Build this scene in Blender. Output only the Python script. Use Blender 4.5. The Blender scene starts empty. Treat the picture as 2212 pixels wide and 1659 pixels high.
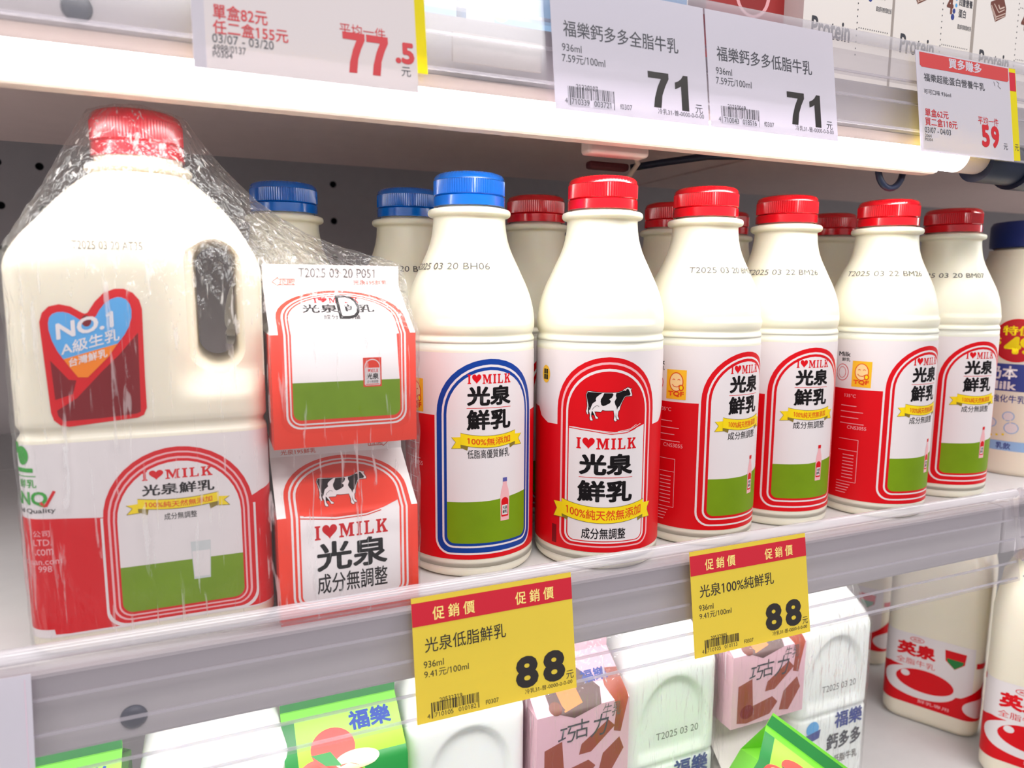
import bpy, bmesh, math, random
from mathutils import Vector, Matrix, Euler
random.seed(7)
S = bpy.context.scene
COL = S.collection
PI = math.pi

# ------------------------------------------------------------------ camera
W_PX, H_PX, F_PX = 2212.0, 1659.0, 1530.0
AX = Vector((0.92129018, -0.38883336, 0.00574697))     # camera right
AD = Vector((-0.04655657, -0.12495777, -0.99106914))   # camera down
AF = Vector((0.38607887, 0.9127947, -0.13322512))      # camera forward
CAM = Vector((0, 0, 0.181))
cd = bpy.data.cameras.new('camera')
cd.sensor_fit = 'HORIZONTAL'; cd.sensor_width = 36; cd.lens = F_PX / W_PX * 36
cd.clip_start = 0.01; cd.clip_end = 50
cd.dof.use_dof = True; cd.dof.focus_distance = 0.45; cd.dof.aperture_fstop = 8.5
cam = bpy.data.objects.new('camera', cd); COL.objects.link(cam)
cam.matrix_world = Matrix(((AX.x, -AD.x, -AF.x, CAM.x), (AX.y, -AD.y, -AF.y, CAM.y), (AX.z, -AD.z, -AF.z, CAM.z), (0, 0, 0, 1)))
S.camera = cam

# ------------------------------------------------------------------ light
w = bpy.data.worlds.new('store'); S.world = w; w.use_nodes = True
w.node_tree.nodes['Background'].inputs[0].default_value = (0.97, 0.96, 1.0, 1)
w.node_tree.nodes['Background'].inputs[1].default_value = 0.42
def area(name, loc, rot, sx, sy, power, col=(1, 1, 1)):
    l = bpy.data.lights.new(name, 'AREA'); l.shape = 'RECTANGLE'; l.size = sx; l.size_y = sy; l.energy = power; l.color = col
    o = bpy.data.objects.new(name, l); o.location = loc; o.rotation_euler = rot; COL.objects.link(o)
    return o
area('aisle_ceiling_light', (0.3, -1.3, 1.9), (math.radians(-35 + 60), 0, 0), 2.6, 0.7, 52, (1, 0.98, 0.98))
S.view_settings.view_transform = 'Standard'; S.view_settings.look = 'None'
S.view_settings.gamma = 1; S.view_settings.use_curve_mapping = False
S.view_settings.exposure = 0.0
TUBE_STRENGTH = 21.0

# ------------------------------------------------------------------ materials
def lin(c):
    return tuple((x / 12.92 if x <= 0.04045 else ((x + 0.055) / 1.055) ** 2.4) for x in (v / 255 for v in c))
MATS = {}
def mat(name, rgb, rough=0.5, sss=0.0, spec=0.5, metal=0.0, noise=0.0):
    if name in MATS: return MATS[name]
    m = bpy.data.materials.new(name); m.use_nodes = True
    nt = m.node_tree; b = nt.nodes['Principled BSDF']
    c = lin(rgb)
    b.inputs['Base Color'].default_value = (*c, 1)
    b.inputs['Roughness'].default_value = rough
    b.inputs['Specular IOR Level'].default_value = spec
    b.inputs['Metallic'].default_value = metal
    if sss:
        b.inputs['Subsurface Weight'].default_value = sss
        b.inputs['Subsurface Radius'].default_value = (1.0, 0.8, 0.55)
        b.inputs['Subsurface Scale'].default_value = 0.006
    if noise:
        tc = nt.nodes.new('ShaderNodeTexCoord'); n = nt.nodes.new('ShaderNodeTexNoise'); n.inputs['Scale'].default_value = 60
        n.inputs['Detail'].default_value = 5
        mx = nt.nodes.new('ShaderNodeMix'); mx.data_type = 'RGBA'
        mx.inputs['A'].default_value = (*[x * (1 - noise) for x in c], 1); mx.inputs['B'].default_value = (*[min(1, x * (1 + noise)) for x in c], 1)
        nt.links.new(tc.outputs['Object'], n.inputs['Vector']); nt.links.new(n.outputs['Fac'], mx.inputs['Factor'])
        nt.links.new(mx.outputs['Result'], b.inputs['Base Color'])
    MATS[name] = m
    return m
def emis(name, rgb, strength):
    m = bpy.data.materials.new(name); m.use_nodes = True; nt = m.node_tree; nt.nodes.clear()
    e = nt.nodes.new('ShaderNodeEmission'); e.inputs[0].default_value = (*rgb, 1); e.inputs[1].default_value = strength
    o = nt.nodes.new('ShaderNodeOutputMaterial'); nt.links.new(e.outputs[0], o.inputs[0])
    MATS[name] = m; return m
def clear(name, tint, haze, hazecol, rough=0.06, bump=None, refl=1.0, thru=0.15, streak=None):
    """clear plastic: mostly see-through, Fresnel gloss, a little milky haze"""
    m = bpy.data.materials.new(name); m.use_nodes = True; nt = m.node_tree; nt.nodes.clear(); L = nt.links.new
    tr = nt.nodes.new('ShaderNodeBsdfTransparent'); tr.inputs[0].default_value = (*tint, 1)
    df = nt.nodes.new('ShaderNodeBsdfTranslucent'); df.inputs[0].default_value = (*hazecol, 1)
    d2 = nt.nodes.new('ShaderNodeBsdfDiffuse'); d2.inputs[0].default_value = (*hazecol, 1)
    mh = nt.nodes.new('ShaderNodeMixShader'); mh.inputs[0].default_value = 1 - thru; L(df.outputs[0], mh.inputs[1]); L(d2.outputs[0], mh.inputs[2])
    m1 = nt.nodes.new('ShaderNodeMixShader'); m1.inputs[0].default_value = haze
    L(tr.outputs[0], m1.inputs[1]); L(mh.outputs[0], m1.inputs[2])
    if streak:                                          # white haze streaks painted in for the glints along the film's folds
        tc = nt.nodes.new('ShaderNodeTexCoord'); acc = None
        for (rot, scl, ns, lo, hi) in streak:
            mp = nt.nodes.new('ShaderNodeMapping'); mp.inputs['Rotation'].default_value = rot; mp.inputs['Scale'].default_value = scl; L(tc.outputs['Object'], mp.inputs['Vector'])
            nz = nt.nodes.new('ShaderNodeTexNoise'); nz.inputs['Scale'].default_value = ns; nz.inputs['Detail'].default_value = 4; nz.inputs['Distortion'].default_value = 0.6; L(mp.outputs[0], nz.inputs['Vector'])
            mr = nt.nodes.new('ShaderNodeMapRange'); mr.inputs[1].default_value = lo; mr.inputs[2].default_value = hi; mr.inputs[3].default_value = haze; mr.inputs[4].default_value = 0.62; L(nz.outputs['Fac'], mr.inputs[0])
            if acc:
                mxx = nt.nodes.new('ShaderNodeMath'); mxx.operation = 'MAXIMUM'; L(acc.outputs[0], mxx.inputs[0]); L(mr.outputs[0], mxx.inputs[1]); acc = mxx
            else: acc = mr
        L(acc.outputs[0], m1.inputs[0])
    gl = nt.nodes.new('ShaderNodeBsdfGlossy'); gl.inputs['Roughness'].default_value = rough
    fr = nt.nodes.new('ShaderNodeLayerWeight'); fr.inputs[0].default_value = 0.5
    pw = nt.nodes.new('ShaderNodeMath'); pw.operation = 'POWER'; pw.inputs[1].default_value = 4.0; L(fr.outputs['Facing'], pw.inputs[0])
    mu = nt.nodes.new('ShaderNodeMath'); mu.operation = 'MULTIPLY_ADD'; mu.inputs[1].default_value = 0.45 * refl; mu.inputs[2].default_value = 0.045 * refl; L(pw.outputs[0], mu.inputs[0])
    m2 = nt.nodes.new('ShaderNodeMixShader'); L(mu.outputs[0], m2.inputs[0]); L(m1.outputs[0], m2.inputs[1]); L(gl.outputs[0], m2.inputs[2])
    out = nt.nodes.new('ShaderNodeOutputMaterial'); L(m2.outputs[0], out.inputs[0])
    if bump:
        tc = nt.nodes.new('ShaderNodeTexCoord'); prev = None
        for (rot, scl, ns, st, ds) in bump:
            mp = nt.nodes.new('ShaderNodeMapping'); mp.inputs['Rotation'].default_value = rot; mp.inputs['Scale'].default_value = scl
            L(tc.outputs['Object'], mp.inputs['Vector'])
            nz = nt.nodes.new('ShaderNodeTexNoise'); nz.inputs['Scale'].default_value = ns; nz.inputs['Detail'].default_value = 3; nz.inputs['Distortion'].default_value = 0.4
            L(mp.outputs[0], nz.inputs['Vector'])
            bp = nt.nodes.new('ShaderNodeBump'); bp.inputs['Strength'].default_value = st; bp.inputs['Distance'].default_value = ds
            L(nz.outputs['Fac'], bp.inputs['Height'])
            if prev: L(prev.outputs[0], bp.inputs['Normal'])
            prev = bp
        L(prev.outputs[0], gl.inputs['Normal']); L(prev.outputs[0], fr.inputs['Normal'])
    MATS[name] = m; return m
def paper(name, rgb, trans=0.35):
    m = bpy.data.materials.new(name); m.use_nodes = True; nt = m.node_tree; nt.nodes.clear(); L = nt.links.new
    c = lin(rgb)
    d = nt.nodes.new('ShaderNodeBsdfDiffuse'); d.inputs[0].default_value = (*c, 1)
    t = nt.nodes.new('ShaderNodeBsdfTranslucent'); t.inputs[0].default_value = (*c, 1)
    mx = nt.nodes.new('ShaderNodeMixShader'); mx.inputs[0].default_value = trans
    L(d.outputs[0], mx.inputs[1]); L(t.outputs[0], mx.inputs[2])
    o = nt.nodes.new('ShaderNodeOutputMaterial'); L(mx.outputs[0], o.inputs[0])
    MATS[name] = m; return m

M_MILK = mat('milk_plastic', (243, 238, 217), 0.36, sss=0.35)
M_MILKC = mat('cream_plastic', (240, 230, 210), 0.36, sss=0.35)
def glossy(m):
    b = m.node_tree.nodes['Principled BSDF']; b.inputs['Coat Weight'].default_value = 0.8; b.inputs['Coat Roughness'].default_value = 0.12; return m
M_RCAP = mat('red_cap', (214, 10, 26), 0.22)
M_BCAP = mat('blue_cap', (0, 104, 206), 0.22)
M_NCAP = mat('navy_cap', (28, 46, 110), 0.35)
M_PCAP = mat('crimson_cap', (226, 24, 52), 0.22)
for m_ in (M_RCAP, M_BCAP, M_PCAP): glossy(m_)
P_WHITE = mat('print_white', (232, 222, 222), 0.45, spec=.22)
P_RED = mat('print_red', (216, 8, 22), 0.4, spec=.22)
P_ORED = mat('print_orange_red', (232, 62, 42), 0.42, spec=.22)
P_BLUE = mat('print_blue', (16, 62, 150), 0.4, spec=.22)
P_BLACK = mat('print_black', (26, 22, 24), 0.5, spec=.1)
P_GRAY = mat('print_gray', (104, 99, 97), 0.5, spec=.22)
P_GREEN = mat('print_grass', (118, 150, 12), 0.5, spec=.22, noise=0.15)
P_YEL = mat('print_yellow', (246, 214, 20), 0.45, spec=.22)
P_OLIVE = mat('print_olive', (136, 116, 44), 0.45, spec=.22)
P_ORANGE = mat('print_orange', (246, 132, 24), 0.45, spec=.22)
P_SKY = mat('print_sky', (92, 168, 226), 0.45, spec=.22)
P_DRED = mat('print_dark_red', (126, 12, 22), 0.42, spec=.22)
P_PINK = mat('print_pink', (240, 178, 182), 0.45, spec=.22)
P_TEXT = mat('print_orange_text', (222, 70, 22), 0.45, spec=.22)
P_LOGOG = mat('print_logo_green', (60, 160, 60), 0.45, spec=.22)
P_GLASS = mat('print_glass_gray', (206, 208, 208), 0.4, spec=.22)
M_CARTON = mat('carton_white', (242, 236, 234), 0.4)
M_CARTONB = mat('carton_board', (214, 196, 186), 0.5)
M_METAL = mat('shelf_enamel', (196, 190, 190), 0.45, noise=0.03)
M_DECK = mat('shelf_deck', (206, 203, 202), 0.5, noise=0.05)
M_UNDER = mat('shelf_underside', (222, 200, 194), 0.55, noise=0.05)
M_WALL = mat('back_panel', (190, 181, 181), 0.55, noise=0.06)
M_HOLE_SHADE = mat('hole_shade', (16, 20, 30), 0.7)
M_NAVY = mat('navy_rubber', (22, 32, 56), 0.4)
M_FIX = mat('fixture_cream', (226, 204, 190), 0.5)
M_TUBE = emis('led_tube_glow', (1.0, 0.99, 0.98), TUBE_STRENGTH)
M_RAIL = clear('rail_plastic', (0.96, 0.95, 0.96), 0.06, (0.80, 0.76, 0.80), 0.10, refl=1.0, thru=0.02)
M_RAILW = clear('rail_milky', (0.95, 0.94, 0.96), 0.32, (0.88, 0.85, 0.88), 0.10, refl=1.2, thru=0.1)
M_FILM = clear('shrink_film', (0.985, 0.985, 0.985), 0.04, (0.97, 0.97, 0.97), 0.12, refl=1.15, thru=0.6, bump=[
    ((0, 0.62, 0), (9, 14, 1.6), 22, 0.7, 0.006), ((0, 0.3, 0.4), (3, 3, 1), 40, 0.35, 0.003)],
    streak=[((0, -0.30, 0), (9, 9, 0.55), 34, 0.63, 0.70), ((0, 0.75, 0), (8, 8, 0.5), 30, 0.635, 0.70)])
M_FILM2 = clear('bundle_film', (0.985, 0.985, 0.985), 0.04, (0.97, 0.97, 0.97), 0.12, refl=1.15, thru=0.6, bump=[
    ((0, 0.62, 0), (9, 14, 1.6), 22, 0.7, 0.006), ((0, 0.3, 0.4), (3, 3, 1), 40, 0.35, 0.003)],
    streak=[((0, -0.30, 0), (7, 7, 0.9), 20, 0.67, 0.75), ((0, 0.75, 0), (7, 7, 0.8), 18, 0.66, 0.74)])
T_WHITE = paper('tag_paper_white', (233, 228, 236)); T_YEL = paper('tag_paper_yellow', (252, 229, 92)); T_CREAM = paper('tag_paper_cream', (236, 226, 226), 0.16)
T_YEL2 = paper('tag_paper_lemon', (248, 234, 60))
T_BAND = mat('tag_crimson', (206, 26, 48), 0.5); T_BAND2 = mat('tag_brick_red', (206, 66, 66), 0.45)
T_INK = mat('tag_ink', (62, 62, 70), 0.5); T_INKB = mat('tag_ink_dark', (44, 38, 36), 0.5); T_RED = mat('tag_red_ink', (204, 22, 36), 0.5)
T_GOLD = mat('tag_gold', (250, 226, 130), 0.5)

# ------------------------------------------------------------------ object helpers
def props(o, label=None, cat=None, group=None, kind=None):
    if label: o['label'] = label
    if cat: o['category'] = cat
    if group: o['group'] = group
    if kind: o['kind'] = kind
    return o
def empty(name, loc=(0, 0, 0), rz=0.0, label=None, cat=None, group=None):
    o = bpy.data.objects.new(name, None); COL.objects.link(o); o.empty_display_size = 0.01
    o.location = loc; o.rotation_euler = (0, 0, rz)
    return props(o, label, cat, group)
def link(name, me, parent=None):
    o = bpy.data.objects.new(name, me); COL.objects.link(o)
    if parent: o.parent = parent
    return o
def mesh_of(bm, name, mats, smooth=True, sharp=None):
    bmesh.ops.recalc_face_normals(bm, faces=bm.faces)
    me = bpy.data.meshes.new(name); bm.to_mesh(me); bm.free()
    for m in mats: me.materials.append(m)
    if smooth:
        me.polygons.foreach_set('use_smooth', [True] * len(me.polygons))
        if sharp: me.set_sharp_from_angle(angle=math.radians(sharp))
    return me
def dup(root, loc, rz, label, group=None):
    r = root.copy(); COL.objects.link(r); r.location = loc; r.rotation_euler = (0, 0, rz); r['label'] = label
    if group: r['group'] = group
    for ch in list(root.children):
        c = ch.copy(); COL.objects.link(c); c.parent = r
        for g in list(ch.children):
            d = g.copy(); COL.objects.link(d); d.parent = c
    return r
def box(bm, x0, x1, y0, y1, z0, z1, bev=0.0, mi=0, segs=2):
    r = bmesh.ops.create_cube(bm, size=1)
    vs = r['verts']
    bmesh.ops.scale(bm, vec=(x1 - x0, y1 - y0, z1 - z0), verts=vs)
    bmesh.ops.translate(bm, vec=((x0 + x1) / 2, (y0 + y1) / 2, (z0 + z1) / 2), verts=vs)
    fs = {f for v in vs for f in v.link_faces}
    for f in fs: f.material_index = mi
    if bev:
        es = list({e for v in vs for e in v.link_edges})
        bmesh.ops.bevel(bm, geom=es, offset=bev, segments=segs, affect='EDGES', profile=0.5)
def lathe(prof, n=72, rad=None, cap=True, bm=None, mi=0, close_top=True):
    """revolve (r,z) pairs; rad(r,ang,z) may reshape the radius"""
    bm = bm or bmesh.new(); rings = []
    for (r, z) in prof:
        if r < 1e-6: rings.append([bm.verts.new((0, 0, z))]); continue
        ring = []
        for k in range(n):
            a = 2 * PI * k / n; rr = rad(r, a, z) if rad else r
            ring.append(bm.verts.new((rr * math.sin(a), -rr * math.cos(a), z)))
        rings.append(ring)
    for A, B in zip(rings, rings[1:]):
        for k in range(n):
            k2 = (k + 1) % n
            if len(A) == 1 and len(B) == 1: continue
            if len(A) == 1: f = bm.faces.new((A[0], B[k2], B[k]))
            elif len(B) == 1: f = bm.faces.new((A[k], A[k2], B[0]))
            else: f = bm.faces.new((A[k], A[k2], B[k2], B[k]))
            f.material_index = mi
    return bm
def smooth_prof(pts, sub=4):
    out = []
    for i in range(len(pts) - 1):
        p0 = pts[max(0, i - 1)]; p1 = pts[i]; p2 = pts[i + 1]; p3 = pts[min(len(pts) - 1, i + 2)]
        for s in range(sub):
            t = s / sub
            # limited catmull-rom
            def cr(a, b, c, d): return 0.5 * ((2 * b) + (-a + c) * t + (2 * a - 5 * b + 4 * c - d) * t * t + (-a + 3 * b - 3 * c + d) * t ** 3)
            out.append((max(0, cr(p0[0], p1[0], p2[0], p3[0])), cr(p0[1], p1[1], p2[1], p3[1])))
    out.append(pts[-1]); return out
def tube(pts, r, n=10, bm=None):
    bm = bm or bmesh.new(); rings = []
    P = [Vector(p) for p in pts]
    for i, p in enumerate(P):
        d = (P[min(i + 1, len(P) - 1)] - P[max(i - 1, 0)]).normalized()
        u = d.cross(Vector((0.3, 0.2, 1))).normalized(); v = d.cross(u)
        rings.append([bm.verts.new(p + r * (math.cos(2 * PI * k / n) * u + math.sin(2 * PI * k / n) * v)) for k in range(n)])
    for A, B in zip(rings, rings[1:]):
        for k in range(n): bm.faces.new((A[k], A[(k + 1) % n], B[(k + 1) % n], B[k]))
    bm.faces.new(rings[0][::-1]); bm.faces.new(rings[-1]); return bm

# ------------------------------------------------------------------ printed artwork
TXT = {}
def right_edge(s):
    c = bpy.data.curves.new('t', 'FONT'); c.body = s; c.size = 1
    o = bpy.data.objects.new('t', c); COL.objects.link(o)
    ev = o.evaluated_get(bpy.context.evaluated_depsgraph_get()); me = ev.to_mesh(); r = max(v.co.x for v in me.vertices)
    ev.to_mesh_clear(); bpy.data.objects.remove(o); bpy.data.curves.remove(c); return r
def glyphs(s, bold):
    k = (s, bold)
    if k not in TXT:
        c = bpy.data.curves.new('t', 'FONT'); c.body = s; c.size = 1; c.resolution_u = 3; c.fill_mode = 'FRONT'
        o = bpy.data.objects.new('t', c); COL.objects.link(o)
        ev = o.evaluated_get(bpy.context.evaluated_depsgraph_get()); me = ev.to_mesh()
        vs = [(v.co.x, v.co.y) for v in me.vertices]; fs = [tuple(p.vertices) for p in me.polygons]
        ev.to_mesh_clear(); bpy.data.objects.remove(o); bpy.data.curves.remove(c)
        for i, ch in enumerate(s):                      # a flag for the plain figure one
            if ch == '1':
                xr = right_edge(s[:i + 1]); n_ = len(vs)
                vs += [(xr - .085, .682), (xr - .215, .60), (xr - .215, .52), (xr - .08, .59)]; fs += [(n_, n_ + 1, n_ + 2, n_ + 3)]
        if bold:                                        # heavier strokes: the outline stamped round a small circle
            b0, f0 = vs, fs; nd = 6 if bold < .035 else 10; vs, fs = list(b0), list(f0)
            for d in range(nd):
                o_ = len(vs); ca, sa = bold * math.cos(2 * PI * d / nd), bold * math.sin(2 * PI * d / nd)
                vs += [(q[0] + ca, q[1] + sa, (d + 1) * .05) for q in b0]; fs += [tuple(o_ + k for k in f) for f in f0]
        x0 = min(v[0] for v in vs); x1 = max(v[0] for v in vs); y0 = min(v[1] for v in vs); y1 = max(v[1] for v in vs)
        TXT[k] = ([((q[0] - x0) / (x1 - x0), (q[1] - y0) / (y1 - y0), q[2] if len(q) > 2 else 0) for q in vs], fs)
    return TXT[k]
MM = 0.001
class Art:
    """flat print, millimetres (u across, v up), stacked in thin layers and then laid on a surface"""
    def __init__(s): s.v = []; s.f = []; s.m = []; s.mats = []
    def mi(s, m):
        if m not in s.mats: s.mats.append(m)
        return s.mats.index(m)
    def add(s, pts, faces, m, L):
        s.n = (getattr(s, 'n', 0) + 1) % 8
        b = len(s.v); s.v += [(p[0], p[1], L + s.n * .05 + (p[2] if len(p) > 2 else 0)) for p in pts]; i = s.mi(m)
        for f in faces: s.f.append(tuple(b + k for k in f)); s.m.append(i)
    def poly(s, pts, m, L=1): s.add(pts, [tuple(range(len(pts)))], m, L)
    def rect(s, x0, y0, x1, y1, m, L=1, rise=0): s.poly([(x0, y0), (x1, y0 + rise), (x1, y1 + rise), (x0, y1)], m, L)
    def ell(s, cx, cy, rx, ry, m, L=1, n=32, a0=0.0):
        s.poly([(cx + rx * math.cos(2 * PI * k / n + a0), cy + ry * math.sin(2 * PI * k / n + a0)) for k in range(n)], m, L)
    def text(s, t, x0, y0, x1, y1, m, L=1, bold=0.0, rise=0.0, warp=None, slant=0.0):
        vs, fs = glyphs(t, bold); out = []
        for a, b, e in vs:
            x = x0 + a * (x1 - x0) + slant * b * (y1 - y0); y = y0 + b * (y1 - y0) + rise * a
            if warp: y += warp(x)
            out.append((x, y, e))
        s.add(out, fs, m, L)
    def line(s, pts, wd, m, L=1):
        for (x0, y0), (x1, y1) in zip(pts, pts[1:]):
            d = math.hypot(x1 - x0, y1 - y0) or 1; nx, ny = -(y1 - y0) / d * wd / 2, (x1 - x0) / d * wd / 2
            s.poly([(x0 + nx, y0 + ny), (x0 - nx, y0 - ny), (x1 - nx, y1 - ny), (x1 + nx, y1 + ny)], m, L)
    def arch(s, cx, half, z0, z1, m, L, rc=7.0, dh=None, n=20):
        dh = half if dh is None else dh; p = []
        for k in range(7): a = PI + k / 6 * PI / 2; p.append((cx - half + rc + rc * math.cos(a), z0 + rc + rc * math.sin(a)))
        for k in range(7): a = 1.5 * PI + k / 6 * PI / 2; p.append((cx + half - rc + rc * math.cos(a), z0 + rc + rc * math.sin(a)))
        for k in range(n + 1): a = k / n * PI; p.append((cx + half * math.cos(a), z1 - dh + dh * math.sin(a)))
        s.poly(p, m, L)
    def build(s, name, fn, parent=None, step=None, axis=0):
        bm = bmesh.new()
        vs = [bm.verts.new((x, y, l)) for x, y, l in s.v]
        for f, i in zip(s.f, s.m):
            try: nf = bm.faces.new([vs[k] for k in f]); nf.material_index = i
            except ValueError: pass
        bm.normal_update()
        bmesh.ops.triangulate(bm, faces=[f for f in bm.faces if len(f.verts) > 3], ngon_method='EAR_CLIP')
        if step:
            xs = [v.co.x for v in bm.verts]; lo, hi = min(xs), max(xs); x = lo + step
            while x < hi - 1e-4:
                bmesh.ops.bisect_plane(bm, geom=bm.verts[:] + bm.edges[:] + bm.faces[:], dist=1e-6, plane_co=(x, 0, 0), plane_no=(1, 0, 0)); x += step
        if axis:
            for y in axis if isinstance(axis, (list, tuple)) else [axis]:
                bmesh.ops.bisect_plane(bm, geom=bm.verts[:] + bm.edges[:] + bm.faces[:], dist=1e-6, plane_co=(0, y, 0), plane_no=(0, 1, 0))
        bm.normal_update()
        for f in bm.faces:
            if f.normal.z < 0: f.normal_flip()
        for v in bm.verts: v.co = fn(v.co.x * MM, v.co.y * MM, 0.00006 + v.co.z * 0.00004)
        me = bpy.data.meshes.new(name); bm.to_mesh(me); bm.free()
        for m in s.mats: me.materials.append(m)
        me.polygons.foreach_set('use_smooth', [True] * len(me.polygons))
        return link(name, me, parent)

def heart(a, cx, cy, wd, ht, m, L):
    p = []
    for k in range(40):
        t = 2 * PI * k / 40; x = 16 * math.sin(t) ** 3; y = 13 * math.cos(t) - 5 * math.cos(2 * t) - 2 * math.cos(3 * t) - math.cos(4 * t)
        p.append((cx - x / 32 * wd, cy + (y + 2.6) / 29 * ht))
    a.poly(p, m, L)
SERIF = {
 'I': (0.42, [[(0, 0), (.42, 0), (.42, .1), (.32, .14), (.32, .86), (.42, .9), (.42, 1), (0, 1), (0, .9), (.1, .86), (.1, .14), (0, .1)]]),
 'M': (1.16, [[(0, 0), (.36, 0), (.36, .1), (.25, .14), (.25, .86), (.1, .86), (.13, .14), (0, .1)], [(0, .9), (.1, .86), (.25, .86), (.25, 1), (0, 1)],
              [(.12, 1), (.36, 1), (.68, .22), (.56, 0)], [(.56, 0), (.68, .22), (.92, 1), (.78, 1), (.5, .14)],
              [(.72, 0), (1.16, 0), (1.16, .1), (1.04, .14), (1.04, .86), (1.16, .9), (1.16, 1), (.78, 1), (.82, .86), (.82, .14), (.72, .1)]]),
 'L': (0.76, [[(0, 0), (.74, 0), (.74, .34), (.67, .34), (.6, .12), (.3, .1), (.3, .86), (.42, .9), (.42, 1), (0, 1), (0, .9), (.1, .86), (.1, .14), (0, .1)]]),
 'K': (0.92, [[(0, 0), (.42, 0), (.42, .1), (.32, .14), (.32, .86), (.42, .9), (.42, 1), (0, 1), (0, .9), (.1, .86), (.1, .14), (0, .1)],
              [(.32, .36), (.46, .48), (.84, .9), (.84, 1), (.52, 1), (.52, .9), (.6, .88), (.32, .56)],
              [(.42, .56), (.56, .66), (.82, .14), (.92, .1), (.92, 0), (.5, 0), (.5, .1), (.58, .13)]])}
def ilm(a, x0, y0, x1, y1, m, L, rise=0.0, hm=None, warp=None):
    seq = ['I', '#', 'M', 'I', 'L', 'K']; gap = .17; wd = {'#': 1.05}
    tot = sum(wd.get(c) or SERIF[c][0] for c in seq) + gap * 5; sx = (x1 - x0) / tot; h = y1 - y0; x = 0
    for c in seq:
        if c == '#': heart(a, x0 + (x + .52) * sx, y0 + h * .5 + rise * x / tot, sx * 1.12, h * 1.04, hm or m, L); x += 1.05 + gap; continue
        wdt, polys = SERIF[c]
        for p in polys: a.poly([(x0 + (x + q[0]) * sx, y0 + q[1] * h + rise * (x + q[0]) / tot) for q in p], m, L)
        x += wdt + gap
COW = [(130, 480), (180, 350), (250, 340), (560, 375), (880, 385), (1120, 385), (1320, 375), (1500, 315), (1560, 250), (1620, 235), (1680, 190), (1760, 200), (1810, 240), (1850, 220), (1850, 265),
 (1830, 300), (1890, 470), (1880, 530), (1640, 530), (1580, 570), (1480, 760), (1420, 930), (1390, 1070), (1350, 1110), (1325, 1300), (1380, 1420), (1360, 1450), (1290, 1420), (1262, 1300), (1260, 1150), (1240, 1330), (1290, 1490), (1230, 1520), (1180, 1440), (1200, 1300), (1165, 1085),
 (860, 1085), (740, 1065), (690, 1140), (500, 1130), (450, 1130), (500, 1290), (590, 1380), (570, 1415), (500, 1410), (460, 1280), (375, 1120), (350, 1110), (330, 1250), (335, 1340), (390, 1470), (370, 1495), (300, 1480), (280, 1400), (290, 1260), (245, 1120), (270, 1050), (230, 960), (200, 850), (215, 1250), (185, 1250), (140, 1130), (165, 1040), (178, 900), (165, 700)]
COW_B = [[(140, 480), (190, 360), (560, 385), (740, 390), (620, 470), (520, 560), (490, 640), (505, 710), (370, 820), (330, 930), (280, 1080), (230, 930), (180, 700)],
 [(800, 400), (1110, 400), (1145, 460), (1090, 570), (990, 640), (1050, 710), (1020, 790), (860, 880), (760, 910), (700, 860), (670, 740), (680, 640), (740, 540)],
 [(1250, 395), (1340, 380), (1520, 310), (1660, 260), (1720, 210), (1760, 300), (1830, 420), (1790, 510), (1640, 515), (1570, 560), (1470, 750), (1400, 900), (1330, 960), (1290, 1060), (1270, 940), (1220, 850), (1190, 740), (1260, 590), (1230, 500)]]
def cow(a, x0, y0, x1, y1, L, skew=0.0):
    f = lambda q: (x0 + (q[0] - 130) / 1770 * (x1 - x0), y0 + (1520 - q[1]) / 1340 * (y1 - y0) + skew * (q[0] - 130) / 1770)
    cxp, cyp = 900, 800
    P = [f(q) for q in COW]; n = len(P); O = []
    for i in range(n):                                  # dark outline: silhouette pushed outward a little
        ax, ay = P[i - 1]; bx, by = P[(i + 1) % n]; dx, dy = bx - ax, by - ay; d = math.hypot(dx, dy) or 1
        t = 0.012 * (x1 - x0); O.append((P[i][0] + dy / d * -t, P[i][1] - dx / d * -t))
    a.poly(O, P_BLACK, L); a.poly(P, P_WHITE, L + 1)
    for b in COW_B: a.poly([f(q) for q in b], P_BLACK, L + 2)
    a.line([f(q) for q in [(375, 1060), (410, 980), (540, 880), (620, 930)]], 0.008 * (x1 - x0), P_BLACK, L + 3)
    a.line([f(q) for q in [(1690, 200), (1760, 260), (1860, 480)]], 0.022 * (x1 - x0), P_WHITE, L + 3)
    a.ell(*f((1600, 275)), 0.022 * (x1 - x0), 0.022 * (x1 - x0), P_PINK, L + 3, 10)
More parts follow.
